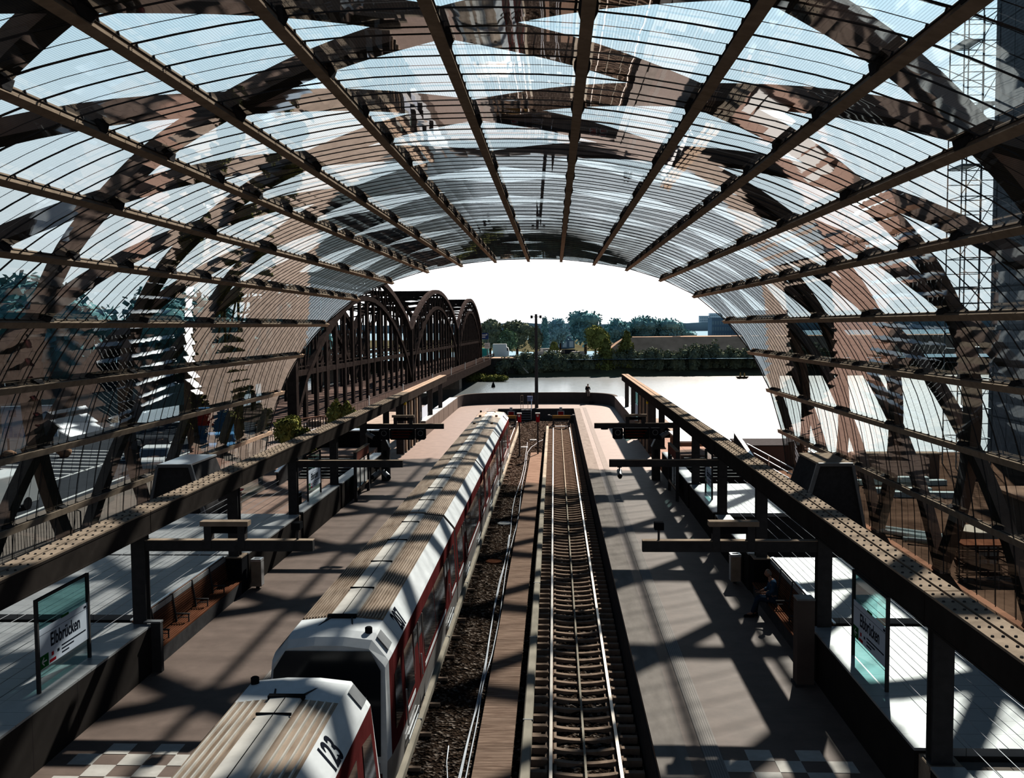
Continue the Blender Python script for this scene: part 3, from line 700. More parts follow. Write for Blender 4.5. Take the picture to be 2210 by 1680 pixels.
# ---------------------------------------------------------------- glass station signs on the ledges
def sign(s, y0, y1, label, z0=1.2, z1=3.12, full=True):
    yc = (y0+y1)/2; hw = (y1-y0)/2; x = s*8.52; rz = PI/2 if s < 0 else -PI/2
    root = empty('station_sign', (x, yc, 0), label, 'sign', rz=rz)      # local x runs along the platform, face towards -y
    b = MB(); b.quad((-hw+.03, 0, z0+.02), (hw-.03, 0, z0+.02), (hw-.03, 0, z1-.03), (-hw+.03, 0, z1-.03)); b.build('glass_pane', SIGNG, root)
    for q in (-hw, hw):
        b = MB(); b.box(q-.03, q+.03, -.035, .035, z0, z1); b.build('pole', STEEL_D, root)
    b = MB(); b.box(-hw, hw, -.03, .03, z1-.05, z1); b.build('top_rail', STEEL_D, root)
    zt = z0+1.27; zb = z0+.45
    b = MB(); b.box(-hw+.04, hw-.04, -.012, -.004, zb+.27, zt); b.box(-hw+.37*hw, hw-.04, -.012, -.004, zb, zb+.27); p_ = b.build('name_board', SIGNW, root)
    b = MB(); b.box(-hw+.04, -hw+.37*hw, -.013, -.004, zb, zb+.27); b.build('exit_panel', GREEN, root)
    text('Elbbrücken', .40, INK, 'name_lettering', root, (-hw*.55, -.014, zb+.36), (PI/2, 0, 0), shx=.72, bold=.006)
    e = MB(); e.box(-hw+.04, hw-.04, -.0135, -.012, zt-.13, zt-.122); e.build('rule_line_print', INK, root)
    e = MB(); e.box(-hw*.12, hw*.18, -.016, -.012, zt-.01, zt+.04); e.build('clip_plate', GREEN, root)
    a = MB(); ax = -hw+.2*hw; az = zb+.135; a.bar((ax+.1, -.016, az), (ax-.09, -.016, az), .006, .025, up=(0, 0, 1)); a.bar((ax-.09, -.016, az), (ax, -.016, az+.08), .006, .025, up=(0, 0, 1)); a.bar((ax-.09, -.016, az), (ax, -.016, az-.08), .006, .025, up=(0, 0, 1)); a.build('arrow_print', WHITE, root)
    e = MB()
    for q in range(3): e.box(-.13*hw, (.55-.2*q)*hw if q else .85*hw, -.015, -.012, zb+.22-.075*q, zb+.25-.075*q)
    e.build('small_text_print', INK, root)
    e = MB(); e.box(-.52*hw, -.44*hw, -.015, -.012, zb+.15, zb+.23); e.lathe([(.001, 0)]*2, n=3); e.build('metro_symbol', REDS, root)
    e = MB(); e.box(-.6*hw, -.36*hw, -.015, -.012, zb+.03, zb+.09); e.build('bus_symbol', REDS, root)
    e = MB(); e.box(-.3*hw, -.22*hw, -.015, -.012, zb+.16, zb+.22); e.build('train_symbol', INK, root)
    e = MB(); e.box(.8*hw, .9*hw, -.015, -.012, zt-.1, zt-.05); e.build('line_symbol', INK, root)
    return root
sign(-1, 19.3, 21.5, 'large glass station name sign on the ledge beside the train, nearest the chequered field')
sign(1, 19.75, 22.0, 'large glass station name sign on the ledge beside the empty track, nearest the chequered field')
sign(-1, 41.4, 43.7, 'glass station name sign farther along the train platform, beside the open plaza')
sign(1, 41.8, 43.6, 'glass station name sign farther along the empty-track platform, before the stairs')
# ---------------------------------------------------------------- bins, lift pillar
def bin_(s, y, label):
    root = empty('litter_bin', (s*7.85, y, 0), label, 'bin')
    b = MB(); b.box(-.16, .16, -.16, .16, .1, .92); b.build('body', STEEL, root)
    b = MB(); b.box(-.17, .17, -.17, -.1, .92, 1.0); b.box(-.17, .17, .1, .17, .92, 1.0); b.box(-.17, -.1, -.1, .1, .92, 1.0); b.box(.1, .17, -.1, .1, .92, 1.0); b.build('lid_frame', CHROME, root)
    b = MB(); b.box(s*-.165-.006, s*-.165+.006, -.15, .15, .12, .9); b.build('front_plate', CHROME, root)
    b = MB(); b.box(-.05, .05, -.05, .05, 0, .1); b.build('foot', STEEL_D, root)
bin_(-1, 31.9, 'steel litter bin by the post at the end of the brown wooden bench'); bin_(1, 32.7, 'steel litter bin beside the shaded bench with the seated man')
root = empty('service_pillar', (7.8, 23.45, 0), 'dark square service pillar standing at the end of the shaded bench', 'pillar')
b = MB(); b.box(-.2, .2, -.2, .2, 0, 2.06); b.build('casing', mat('pillar_casing', (.06, .045, .04), .5, 0, .1, 3), root); b = MB(); b.box(-.21, .21, -.21, .21, 2.06, 2.1); b.build('cap', GREY, root)
b = MB(); b.box(-.24, .24, -.24, .24, 0, .05); b.build('base_plate', STEEL_D, root)
root = empty('bench_end_panel', (-8.0, 24.0, 0), 'dark upright end panel beside the brown wooden bench', 'panel'); b = MB(); b.box(-.12, .12, -.08, .08, 0, 1.25); b.build('panel_body', STEEL_D, root); b = MB(); b.box(-.3, .13, -.09, .09, 1.25, 1.29); b.build('cap_rail', GREY, root)
root = empty('post_block', (-8.4, 31.5, 0), 'square black block carrying the post at the far end of the wooden bench', 'block'); b = MB(); b.box(-.26, .26, -.3, .3, 0, 1.16); b.build('block_body', BLACK, root); b = MB(); b.box(-.26, .26, -.32, .32, 1.16, 1.2); b.build('cap', STEEL, root)
root = empty('post_block', (8.42, 31.48, 0), 'square black block carrying the post behind the litter bin near the seated man', 'block'); b = MB(); b.box(-.26, .26, -.3, .3, 0, 1.16); b.build('block_body', BLACK, root); b = MB(); b.box(-.26, .26, -.32, .32, 1.16, 1.2); b.build('cap', STEEL, root)
# ---------------------------------------------------------------- slatted benches in the wall recess
def bench(s, label):
    root = empty('slatted_bench', (s*8.4, 27.7, 0), label, 'bench')
    y0, y1 = -3.5, 3.45
    b = MB(); b.box(-.28, .26, y0, y1, 0.0, .38) if s < 0 else b.box(-.26, .28, y0, y1, 0.0, .38); b.build('plinth', STEEL_D, root)
    k = MB()
    for i in range(8):
        x = -.29+.072*i; k.box(x, x+.042, y0, y1, .40, .445)
    k.build('seat_slat', BENCHW, root)
    k = MB()
    for i in range(12):
        z = .5+.062*i; x = s*(.19+.009*i); k.box(min(x, x+s*.03), max(x, x+s*.03), y0, y1, z, z+.034)
    k.build('backrest_slat', BENCHW, root)
    k = MB(); xx = s*.3; k.box(min(xx, xx+s*.06), max(xx, xx+s*.06), y0, y1, 1.22, 1.255); k.build('top_rail', CHROME, root)
    for yy in (-2.4, -.95, .55, 2.0):
        a = MB(); a.bar((s*.2, yy, .66), (-s*.2, yy, .66), .06, .035); a.bar((-s*.17, yy, .42), (-s*.17, yy, .65), .03, .03, up=(0, 1, 0)); a.bar((s*.1, yy, .56), (-s*.16, yy, .56), .03, .02); a.build('armrest', STEEL_D, root)
        a = MB(); a.bar((s*.17, yy, .42), (s*.285, yy, 1.22), .05, .04, up=(0, 1, 0)); a.build('back_strut', STEEL_D, root)
bench(-1, 'brown wooden slatted bench in the wall recess beside the train'); bench(1, 'shaded slatted bench in the wall recess where a man sits')
# ---------------------------------------------------------------- info boards, help points
for s in (-1, 1):
    root = empty('info_board', (s*7.84, 49.75, 0), 'dark framed glass notice board on two legs beside the %s' % NEARW[s], 'notice board')
    for q in (-1.65, 1.65):
        b = MB(); b.box(-.07, .07, q-.09, q+.09, 0, 2.45); b.build('leg', STEEL_D, root)
    b = MB(); b.box(-.06, .06, -1.62, 1.62, 2.0, 2.42); b.build('header_panel', mat('board_header_%d' % s, (.12, .045, .035), .5), root)
    b = MB(); b.box(-.08, .08, -1.75, 1.75, 2.42, 2.48); b.build('roof_cap', STEEL, root)
    for q in (-1.08, 0, 1.08):
        b = MB(); b.box(-.02, .02, q-.46, q+.46, .62, 1.92); b.build('glass_case', CLEARG, root)
        f = MB(); f.box(-.035, .035, q-.53, q-.47, .6, 2.0); f.box(-.035, .035, q+.47, q+.53, .6, 2.0); f.build('case_frame', STEEL_D, root)
    b = MB(); b.box(-.05, .05, -1.6, 1.6, .5, .6); b.build('bottom_rail', STEEL, root)
    root = empty('help_point', (s*7.5, 54.9, 0), 'dark help-point column with slanted top beside the %s' % NEARW[s], 'help point')
    b = MB(); b.prism([(-s*.22, 0), (s*.22, 0), (s*.22, 2.0), (s*.2, 2.25), (s*.0, 2.35), (-s*.22, 1.85)][::1 if s > 0 else -1], 'y', -.22, .22); b.build('column', STEEL_D, root)
    b = MB(); b.bar((-s*.25, 0, 1.85), (-s*.01, 0, 2.37), .46, .03, up=(-s*.9, 0, .4)); b.bar((-s*.01, 0, 2.37), (s*.21, 0, 2.26), .46, .03, up=(0, 0, 1)); b.build('hood', WHITE, root)
    b = MB(); b.box(-.1, .1, -.235, -.22, 1.3, 1.7); b.build('intercom_panel', BLACKG, root)
# ---------------------------------------------------------------- slat screens and glass beyond the canopy
for s in (-1, 1):
    root = empty('slat_screen', (s*8.42, 70.5, 0), 'screen of tall upright slats under the beam beside the %s' % NEARW[s], 'screen')
    for k in range(7):
        y = -4.2+1.35*k; b = MB(); b.box(-.28, .22, y-.16, y+.16, 0, 3.45); b.build('upright_slat', STEEL if k % 2 else STEEL_D, root)
    b = MB(); b.box(-.1, .1, -4.4, 4.2, 3.3, 3.45); b.build('head_rail', STEEL_D, root)
    root = empty('warning_lamp', (s*8.1, 66.3, 3.4), 'small yellow lamp at the lower edge of the beam beside the %s' % NEARW[s], 'lamp'); b = MB(); b.ball((0, 0, 0), .1); b.build('lamp_globe', YEL, root); b = MB(); b.box(-.05, .05, -.05, .05, .06, .12); b.build('mount', STEEL_D, root)
    root = empty('glass_screen', (s*8.5, 79.4, 0), 'tall glass panel with white print beyond the slat screen beside the %s' % NEARW[s], 'screen')
    b = MB(); b.quad((0, -1.9, 1.2), (0, 1.9, 1.2), (0, 1.9, 3.4), (0, -1.9, 3.4)); b.build('glass_pane', SIGNG, root)
    b = MB(); b.quad((-s*.012, -1.7, 1.3), (-s*.012, 1.7, 1.3), (-s*.012, 1.7, 2.2), (-s*.012, -1.7, 2.2)); b.build('notice_print', SIGNW, root)
    b = MB(); b.box(-.03, .03, -1.9, 1.9, 3.38, 3.44); b.build('top_rail', CHROME, root)
    b = MB(); b.box(-.03, .03, -1.95, -1.88, 1.2, 3.44); b.box(-.03, .03, 1.88, 1.95, 1.2, 3.44); b.build('edge_frame', STEEL_D, root)
# ---------------------------------------------------------------- side plazas and stairs behind the walls
slab('plaza_train_floor', -17.0, -8.75, 38.6, 62, -.5, 0, DECK)
slab('plaza_train_far_floor', -17.0, -8.15, 62, 103, -.9, -.3, CONC)
slab('plaza_empty_track_floor', 8.75, 14.2, 46.1, 78, -1.2, -.3, DECK)
for s in (-1, 1):
    x0, x1 = sorted((s*8.67, s*8.75)); slab('wall_plaza_'+NEARW[s].replace(' ', '_'), x0, x1, 38.6 if s < 0 else 46.1, 57.6, -.3, 1.1, STEEL_D)
    root = empty('plaza_stairs', (s*11.0, 55.5, 0), 'flight of dark steps with pale nosings behind the wall beside the %s' % NEARW[s], 'stairs')
    for k in range(7):
        b = MB(); b.box(-1.6, 1.6, .35*k, .35*(k+1), -.3, .06+.13*k); b.build('step', STEEL_D, root)
        n_ = MB(); n_.box(-1.6, 1.6, .35*k, .35*k+.07, .06+.13*k, .075+.13*k); n_.build('nosing', WHITE, root)
    b = MB(); b.box(-1.75, 1.75, 2.45, 6.5, -.3, .97); b.build('landing', DECK, root)
    root = empty('escalator_side', (s*(13.1 if s < 0 else 12.9), 57.0, 0), 'slanted dark balustrade with pale handrail by the steps beside the %s' % NEARW[s], 'balustrade')
    b = MB(); b.bar((0, -4, .25), (0, 4, 1.5), .12, .9); b.build('side_panel', STEEL_D, root); b = MB(); b.bar((0, -4.2, .75), (0, 4, 2.02), .2, .06); b.build('handrail', CHROME, root)
root = empty('glass_railing', (-13.6, 48.4, 0), 'low glass railing with wide wooden handrail on the plaza beside the train', 'railing')
b = MB(); b.quad((0, -2.9, .05), (0, 3.6, .05), (0, 3.6, .95), (0, -2.9, .95)); b.build('glass_pane', CLEARG, root)
b = MB(); b.box(-.22, .22, -3, 3.7, .95, 1.05); b.build('handrail', mat('handrail_wood', (.25, .2, .18), .5, 0, .1, 3), root); b = MB(); b.box(-.12, .2, -3, 3.7, 0, .1); b.build('base_rail', CONC, root)
root = empty('plaza_bin', (-9.9, 44.7, 0), 'black slim bin on the plaza behind the glass station sign', 'bin'); b = MB(); b.box(-.2, .2, -.2, .2, 0, 1.0); b.build('body', BLACK, root); b = MB(); b.box(-.22, .22, -.22, .22, 1.0, 1.04); b.build('lid', GREY, root)
root = empty('folding_board', (-13.2, 55.6, 0), 'pale folding notice stand on the plaza by the shrubs', 'sign'); b = MB(); b.bar((0, -.3, 0), (0, 0, 1.5), .6, .04, up=(0, 1, 0)); b.build('front_panel', mat('board_face', (.3, .32, .36), .5), root); b = MB(); b.bar((0, .3, 0), (0, 0, 1.5), .6, .04, up=(0, 1, 0)); b.build('back_panel', GREEN, root)
root = empty('red_stop_button', (-12.9, 45.7, 0), 'small post with pink-red cap at the end of the low glass railing', 'post'); b = MB(); b.box(-.12, .12, -.12, .12, 0, .95); b.build('shaft', CONC, root); b = MB(); b.box(-.2, .2, -.2, .2, .95, 1.02); b.build('cap', mat('cap_pink', (.3, .07, .07), .5), root)
root = empty('planter_wall', (-11.2, 63.5, 0), 'dark planter wall with pale coping behind the steps beside the train', 'planter'); b = MB(); b.box(-2.4, 2.4, -.6, .6, -.3, 1.9); b.build('planter_body', BLACK, root); b = MB(); b.box(-2.5, 2.5, -.65, .65, 1.9, 1.97); b.build('coping', CHROME, root)
root = empty('planter_wall', (10.7, 66, 0), 'brown planter block with white coping behind the post beside the empty track', 'planter'); b = MB(); b.box(-.8, .8, -3, 3, -.3, 1.1); b.build('planter_body', mat('planter_brown', (.10, .06, .045), .6), root); b = MB(); b.box(-.9, .9, -3.1, 3.1, 1.1, 1.2); b.build('coping', WHITE, root)
# faceted dark hoods over side exits
for s, y, lab in ((1, 44.5, 'dark wedge-shaped hood over the side exit beside the empty track'), (-1, 44.5, 'dark wedge-shaped hood with a pale top behind the beam beside the train')):
    root = empty('exit_hood', (s*(14.6 if s < 0 else 13.7), y, 0), lab, 'hood')
    b = MB()
    lo = [(-1.4, -2, -.5), (1.4, -2, -.5), (1.4, 2.4, -.5), (-1.4, 2.4, -.5)]; hi = [(-.45, -1.6, 2.5), (.9, -1.6, 2.5), (.9, 1.8, 2.5), (-.45, 1.8, 2.5)]
    if s < 0: lo = [(-x, y_, z) for x, y_, z in lo][::-1]; hi = [(-x, y_, z) for x, y_, z in hi][::-1]; lo = [lo[i] for i in (2, 3, 0, 1)]; hi = [hi[i] for i in (2, 3, 0, 1)]
    b.hexa(lo+hi); b.build('shell', STEEL_D, root)
    b = MB(); sg = s
    b.bar((sg*-1.46, -2.05, -.5), (sg*-.5, -1.65, 2.55), .16, .14, up=(0, 1, 0)); b.bar((sg*-.5, -1.65, 2.52), (sg*.95, -1.65, 2.52), .16, .14); b.bar((sg*.95, -1.65, 2.5), (sg*1.42, -2.05, -.5), .12, .12, up=(0, 1, 0)); b.build('portal_frame', GREY, root)
    b = MB(); b.box(min(sg*-.5, sg*.95), max(sg*-.5, sg*.95), -1.7, 1.85, 2.5, 2.58); b.build('roof_plate', CHROME if s < 0 else STEEL, root)
# railings towards the river beside the empty track
root = empty('quay_railing', (15.2, 66, -.9), 'silver stair railing between the beam and the open end of the canopy', 'railing')
b = MB()
for z in (.25, .6, 1.0): b.tube([(-1.6, 5, z), (.3, 4.6, z), (1.6, -3.5, z-.6)], .04, 6)
b.build('rail', WIRE, root)
for q in ((-1.6, 5, 1), (.3, 4.6, 1.0), (.95, .5, .7), (1.6, -3.5, .4)):
    p_ = MB(); p_.tube([(q[0], q[1], -.5), q], .035, 6); p_.build('baluster', CHROME, root)
root = empty('stair_enclosure', (17.2, 72, -1.2), 'dark brown stair enclosure by the water past the canopy end', 'enclosure')
b = MB(); b.box(-2.2, 2.0, -2, 2, -.3, 1.2); b.build('enclosure_wall', mat('enclosure_brown', (.08, .05, .042), .6), root); b = MB(); b.box(-2.3, 2.1, -2.1, 2.1, 1.2, 1.28); b.build('coping', STEEL_D, root); b = MB(); b.bar((2.0, -2, 1.3), (3.4, -6, .1), .08, .06); b.bar((2.0, -2, .7), (3.4, -6, -.4), .08, .05); b.build('handrail', CHROME, root)
# ---------------------------------------------------------------- trains
RZ = -.95                                    # rail top; z below is above rail
def sx(z): return 1.30-.10*abs(z-1.1)/1.8 if z > 1.1 else 1.30-.05*(1.1-z)/.8
PROFT = [(-1.2, .35), (-1.27, .45), (-1.30, 1.1), (-1.20, 2.92), (-1.16, 2.98), (-.86, 3.34), (-.3, 3.40), (.3, 3.40), (.86, 3.34), (1.16, 2.98), (1.20, 2.92), (1.30, 1.1), (1.27, .45), (1.2, .35)]
def car(root, y0, y1, style, first, cab=None, joint=True):
    """one car body as a part of the train, local y along the train"""
    mb = MB(); n = len(PROFT); ring = []
    ya, yb = y0+(.16 if joint else 0), y1-(.16 if joint else 0)
    secs = [(ya, 1.0, 0.0), (yb, 1.0, 0.0)]
    b = MB()
    def loop(yy):
        k = len(b.v); b.v.extend([(x, yy, z) for x, z in PROFT]); return k
    lo = [loop(ya), loop(yb)]
    cols = {0: 2, 1: 2, 2: 1, 3: 0, 4: 0, 5: 3, 6: 3, 7: 3, 8: 0, 9: 0, 10: 1, 11: 2, 12: 2, 13: 2}
    for i in range(n):
        j = (i+1) % n; b.f.append((lo[0]+i, lo[1]+i, lo[1]+j, lo[0]+j)); b.m.append(cols[i])
    b.f.append(tuple(lo[0]+i for i in range(n))); b.m.append(2); b.f.append(tuple(lo[1]+i for i in range(n))[::-1]); b.m.append(2)
    body = b.build('car_body', [TWHITE, TRED, TSTEEL, TROOF if style != 'plain' else TROOF], root)
    # roof: middle panel and ribs
    r = MB(); r.prism([(-.27, 3.405), (.27, 3.405), (.25, 3.44), (.0, 3.455), (-.25, 3.44)], 'y', ya+.02, yb-.02)
    r.build('roof_panel', TCEN, body)
    g = MB(); g.box(-.006, .006, ya+.05, yb-.05, 3.45, 3.462); y = ya+2.2
    while y < yb-.4: g.box(-.28, .28, y-.02, y+.02, 3.43, 3.468); y += 2.6
    g.build('panel_seam_joint', BLACK, body)
    rb = MB()
    if style == 'fine':
        for s in (-1, 1):
            for k in range(9):
                x = s*(.315+.064*k); z = 3.40-.06*(abs(x)-.3)/.56; rb.prism([(x-.022, z-.01), (x+.022, z-.01), (x+.012, z+.03), (x-.012, z+.03)], 'y', ya+.05, yb-.05)
        rb.build('roof_rib', TROOF, body)
        rb = MB()
    if style == 'bold':
        for s in (-1, 1):
            for k in range(4):
                x = s*(.40+.13*k); z = 3.40-.06*(abs(x)-.3)/.56; rb.prism([(x-.02, z-.01), (x+.02, z-.01), (x+.012, z+.035), (x-.012, z+.035)], 'y', ya+.05, yb-.05)
        rb.build('roof_rib', TRIB, body)
    if style == 'plain':
        for s in (-1, 1):
            for yy in (ya+3.5, yb-3): rb.lathe([(.09, 3.38), (.09, 3.48), (.001, 3.5)], (s*.55, yy, 0), 10)
        rb.build('roof_vent', STEEL, body)
    # sides
    L_ = yb-ya
    doors = [ya+L_*.22, ya+L_*.78] if L_ > 8 else [ya+L_*.5]
    for s in (-1, 1):
        def panel(m_, yA, yB, z0, z1, off, mm, name, par):
            m_ = MB(); pa, pb = sx(z0)+off, sx(z1)+off
            q = [(s*(pa-.03), yA, z0), (s*pa, yA, z0), (s*pa, yB, z0), (s*(pa-.03), yB, z0), (s*(pb-.03), yA, z1), (s*pb, yA, z1), (s*pb, yB, z1), (s*(pb-.03), yB, z1)]
            if s < 0: q = [q[i] for i in (3, 2, 1, 0, 7, 6, 5, 4)]
            m_.hexa(q); return m_.build(name, mm, par)
        panel(None, ya+.04, yb-.04, 2.62, 2.9, .006, TRED, 'red_band', body)
        edges = [ya+.5]
        for d in doors:
            fr = panel(None, d-.78, d+.78, .42, 2.62, .010, TRED, 'door_frame', body)
            for q in (-1, 1):
                a, c_ = sorted((d+q*.04, d+q*.72)); w_ = panel(None, a, c_, .5, 2.56, .016, TGLASS, 'door_leaf_pane', body)
            ed = MB()
            for yy in (d-.02, d-.74, d+.72): ed.bar((s*(sx(.5)+.022), yy, .5), (s*(sx(2.56)+.022), yy, 2.56), .025, .03, up=(0, 1, 0))
            ed.build('door_edge_trim', TSTEEL, body)
            hd = MB(); hd.bar((s*(sx(1.3)+.04), d+.14, 1.25), (s*(sx(1.9)+.04), d+.14, 1.75), .03, .03, up=(0, 1, 0)); hd.build('door_handle', CHROME, body)
        bounds = [ya+.35]+[v for d in doors for v in (d-.85, d+.85)]+[yb-.35]
        for k in range(0, len(bounds), 2):
            a, c_ = bounds[k], bounds[k+1]
            if c_-a < .8: continue
            nw = max(1, int((c_-a)/1.7)); wd = (c_-a)/nw
            for j in range(nw): panel(None, a+j*wd+.05, a+(j+1)*wd-.05, 1.42, 2.56, .008, TGLASS, 'window_pane', body)
            panel(None, a+.02, c_-.02, .5, 1.28, .010, TWHITE, 'side_panel', body)
    return body
def bellows(root, y, style):
    b = MB(); b.prism([(x*.93, z if z < 3 else z-.06) for x, z in PROFT], 'y', y-.2, y+.2); b.build('joint_bellows', BLACK, root)
def cab(root, y, d, style, no):
    """driver's cab end; d=-1 faces the camera (towards -y), +1 away. y: where the straight body starts"""
    b = MB(); n = len(PROFT); loops = []
    for q, (dy, f) in enumerate([(0, 1), (.85, 1), (1.15, .975), (1.34, .94)]):
        loops.append(len(b.v))
        for x, z in PROFT:
            yy, zz, ff = dy, z, f
            if q == 2 and z > 2.9: zz = z-.05
            if q == 3:
                if z > 3: zz = z-.17
                elif z > 2.9: zz = z-.12
                else: yy = 1.78 if z < 1.2 else 1.4
            if q == 2 and z < 1.2: yy = 1.5
            b.v.append((x*ff, y+d*yy, zz))
    cols = {0: 2, 1: 2, 2: 1, 3: 0, 4: 0, 5: 0, 6: 0, 7: 0, 8: 0, 9: 0, 10: 1, 11: 2, 12: 2, 13: 2}
    if style == 'plain': cols.update({5: 3, 6: 3, 7: 3})
    for q in range(3):
        for i in range(n):
            j = (i+1) % n; fc = (loops[q]+i, loops[q+1]+i, loops[q+1]+j, loops[q]+j)
            b.f.append(fc if d > 0 else fc[::-1]); b.m.append(cols[i] if not (q == 2 and cols[i] in (1, 3)) else 0)
    e = loops[-1]; b.f.append(tuple(e+i for i in range(n)) if d < 0 else tuple(e+i for i in range(n))[::-1]); b.m.append(0)
    body = b.build('cab', [TWHITE, TRED, TSTEEL, TROOF], root)
    f_ = lambda z, off: y+d*(1.79-.45*max(0, z-1.1)/2.1+off)
    w_ = MB(); k = len(w_.v)
    for x, z in ((-1.1, 1.2), (1.1, 1.2), (1.06, 2.78), (.84, 3.14), (-.84, 3.14), (-1.06, 2.78)): w_.v.append((x, f_(z, .035), z))
    w_.f.append(tuple(range(6)) if d < 0 else tuple(range(6))[::-1]); w_.m.append(0); w_.build('windscreen', SCREEN, body)
    k = MB(); pp = [(-.75, f_(2.2, .05), 2.2), (.8, f_(2.2, .05), 2.2), (.8, f_(2.3, .05), 2.3), (-.75, f_(2.3, .05), 2.3)]; k.quad(*(pp if d < 0 else pp[::-1])); k.build('dashboard_strip', GREY, body)
    lo_ = MB(); f0 = y+d*1.78; lo_.box(-1.12, 1.12, min(f0, f0+d*.03), max(f0, f0+d*.03), .42, .85); lo_.build('bumper_panel', TRED, body)
    lp = MB()
    for s in (-1, 1): lp.box(s*.95-.14, s*.95+.14, min(f0, f0+d*.05), max(f0, f0+d*.05), .9, 1.06)
    lp.build('headlamp_highlight', CHROME, body)
    cp = MB(); cp.box(-.16, .16, min(f0, f0+d*.45), max(f0, f0+d*.45), .42, .72); cp.build('coupler', BLACK, body)
    # roof fittings
    v = MB()
    for s in (-1, 1): v.bar((s*.2, y-d*.02, 3.43), (s*(.5 if s*d > 0 else .42), y+d*.95, 3.33), .03, .04)
    v.build('roof_strut', STEEL_D, body)
    h = MB(); yy = y-d*.05; h.box(-.3, .3, min(yy, yy+d*.12), max(yy, yy+d*.12), 3.38, 3.47); h.build('roof_box', BLACK, body)
    a = MB(); a.lathe([(.075, 3.3), (.075, 3.45), (.05, 3.47), (.001, 3.47)], ((.72 if d < 0 else -.78), y+d*.85, 0), 10); a.build('antenna_knob', BLACK, body)
    vt = MB()
    for s in (-1, 1):
        P0 = Vector((s*.9, y+d*.55, 3.315)); P1 = Vector((s*1.13, y+d*.55, 3.04)); dy = Vector((0, d*.42, -.01)); n_ = Vector((s*.75, 0, .66))*.012
        vt.quad(P0+n_, P1+n_, P1+dy+n_, P0+dy+n_)
    vt.build('air_grille', GREY, body)
    for s in (-1, 1):
        sw = MB(); q = [(s*(sx(z)+.012), y+d*dd, z) for z, dd in ((1.45, .1), (1.45, 1.05), (2.5, .8), (2.6, .1))]
        sw.quad(*q); sw.build('cab_side_pane', TGLASS, body)
    for s in (-1, 1): hd = MB(); hd.bar((s*(sx(1.2)+.05), y-d*.2, 1.0), (s*(sx(1.9)+.05), y-d*.2, 1.8), .03, .03, up=(0, 1, 0)); hd.build('grab_handle', CHROME, body)
    # fleet number on both sloping shoulders
    for s in (-1, 1):
        sl_ = math.atan2(.36, .30)
        ux = Vector((0, s, 0)) if True else None
        up = Vector((-s*.30, 0, .36)).normalized()      # up the shoulder
        ex = Vector((0, s, 0)); nz_ = ex.cross(up)
        M = Matrix((ex, up, nz_)).transposed().to_4x4()
        if d < 0: base = Vector((s*1.135, y-d*(.55 if s > 0 else 1.55), 3.01))
        else: base = Vector((s*1.135, y-d*(1.75 if s > 0 else .75), 3.01))
        cu = text(no, .60, INK, 'fleet_number_print', body, base+nz_*.006-up*.06, M.to_euler(), .003, shx=.74, bold=.012)
    return body
def skirt_bars(root, ys):
    for i, yy in enumerate(ys):
        b = MB(); b.bar((1.33, yy-.8, .62), (1.33, yy+.8, .62), .02, .04); b.bar((1.33, yy-.8, .78), (1.33, yy+.8, .78), .02, .04); b.bar((1.33, yy-.8, .6), (1.33, yy-.8, .8), .03, .05, up=(0, 1, 0)); b.bar((1.33, yy+.8, .6), (1.33, yy+.8, .8), .03, .05, up=(0, 1, 0)); b.build('side_step', CHROME, root)
t2 = empty('metro_train', (-2.56, 0, RZ), 'red and white metro train numbered 207 with ribbed brown roof, standing up to the buffers', 'train')
J = [20.3, 32.0, 45.4, 58.4, 70.2]
for k in range(4): car(t2, J[k], J[k+1], 'fine' if k < 3 else 'plain', k == 0)
for y in J[1:4]: bellows(t2, y, 0)
cab(t2, 20.45, -1, 'fine', '207'); cab(t2, 70.05, 1, 'plain', '207')
skirt_bars(t2, [21.5, 29.5, 35.5, 41, 49, 55, 61, 67])
wh = MB(); 
for y in (22.6, 24.6, 31.2, 33.2, 44.6, 46.6, 57.5, 59.5, 66, 68):
    for s in (-.75, .75): wh.tube([(s-.06, y, .4), (s+.06, y, .4)], .4, 16)
wh.build('running_gear_frame', BLACK, t2)
t1 = empty('metro_train', (-2.5, 0, RZ), 'closer metro train numbered 123 with bright ridges on a tan roof', 'train')
car(t1, 2.5, 15.85, 'bold', True, joint=False); car(t1, -11, 2.3, 'bold', False); bellows(t1, 2.4, 0)
cab(t1, 15.85, 1, 'bold', '123')
skirt_bars(t1, [12.0, 6])
wh = MB()
for y in (11.5, 13.5, 1.4, 3.4):
    for s in (-.75, .75): wh.tube([(s-.06, y, .4), (s+.06, y, .4)], .4, 16)
wh.build('running_gear_frame', BLACK, t1)
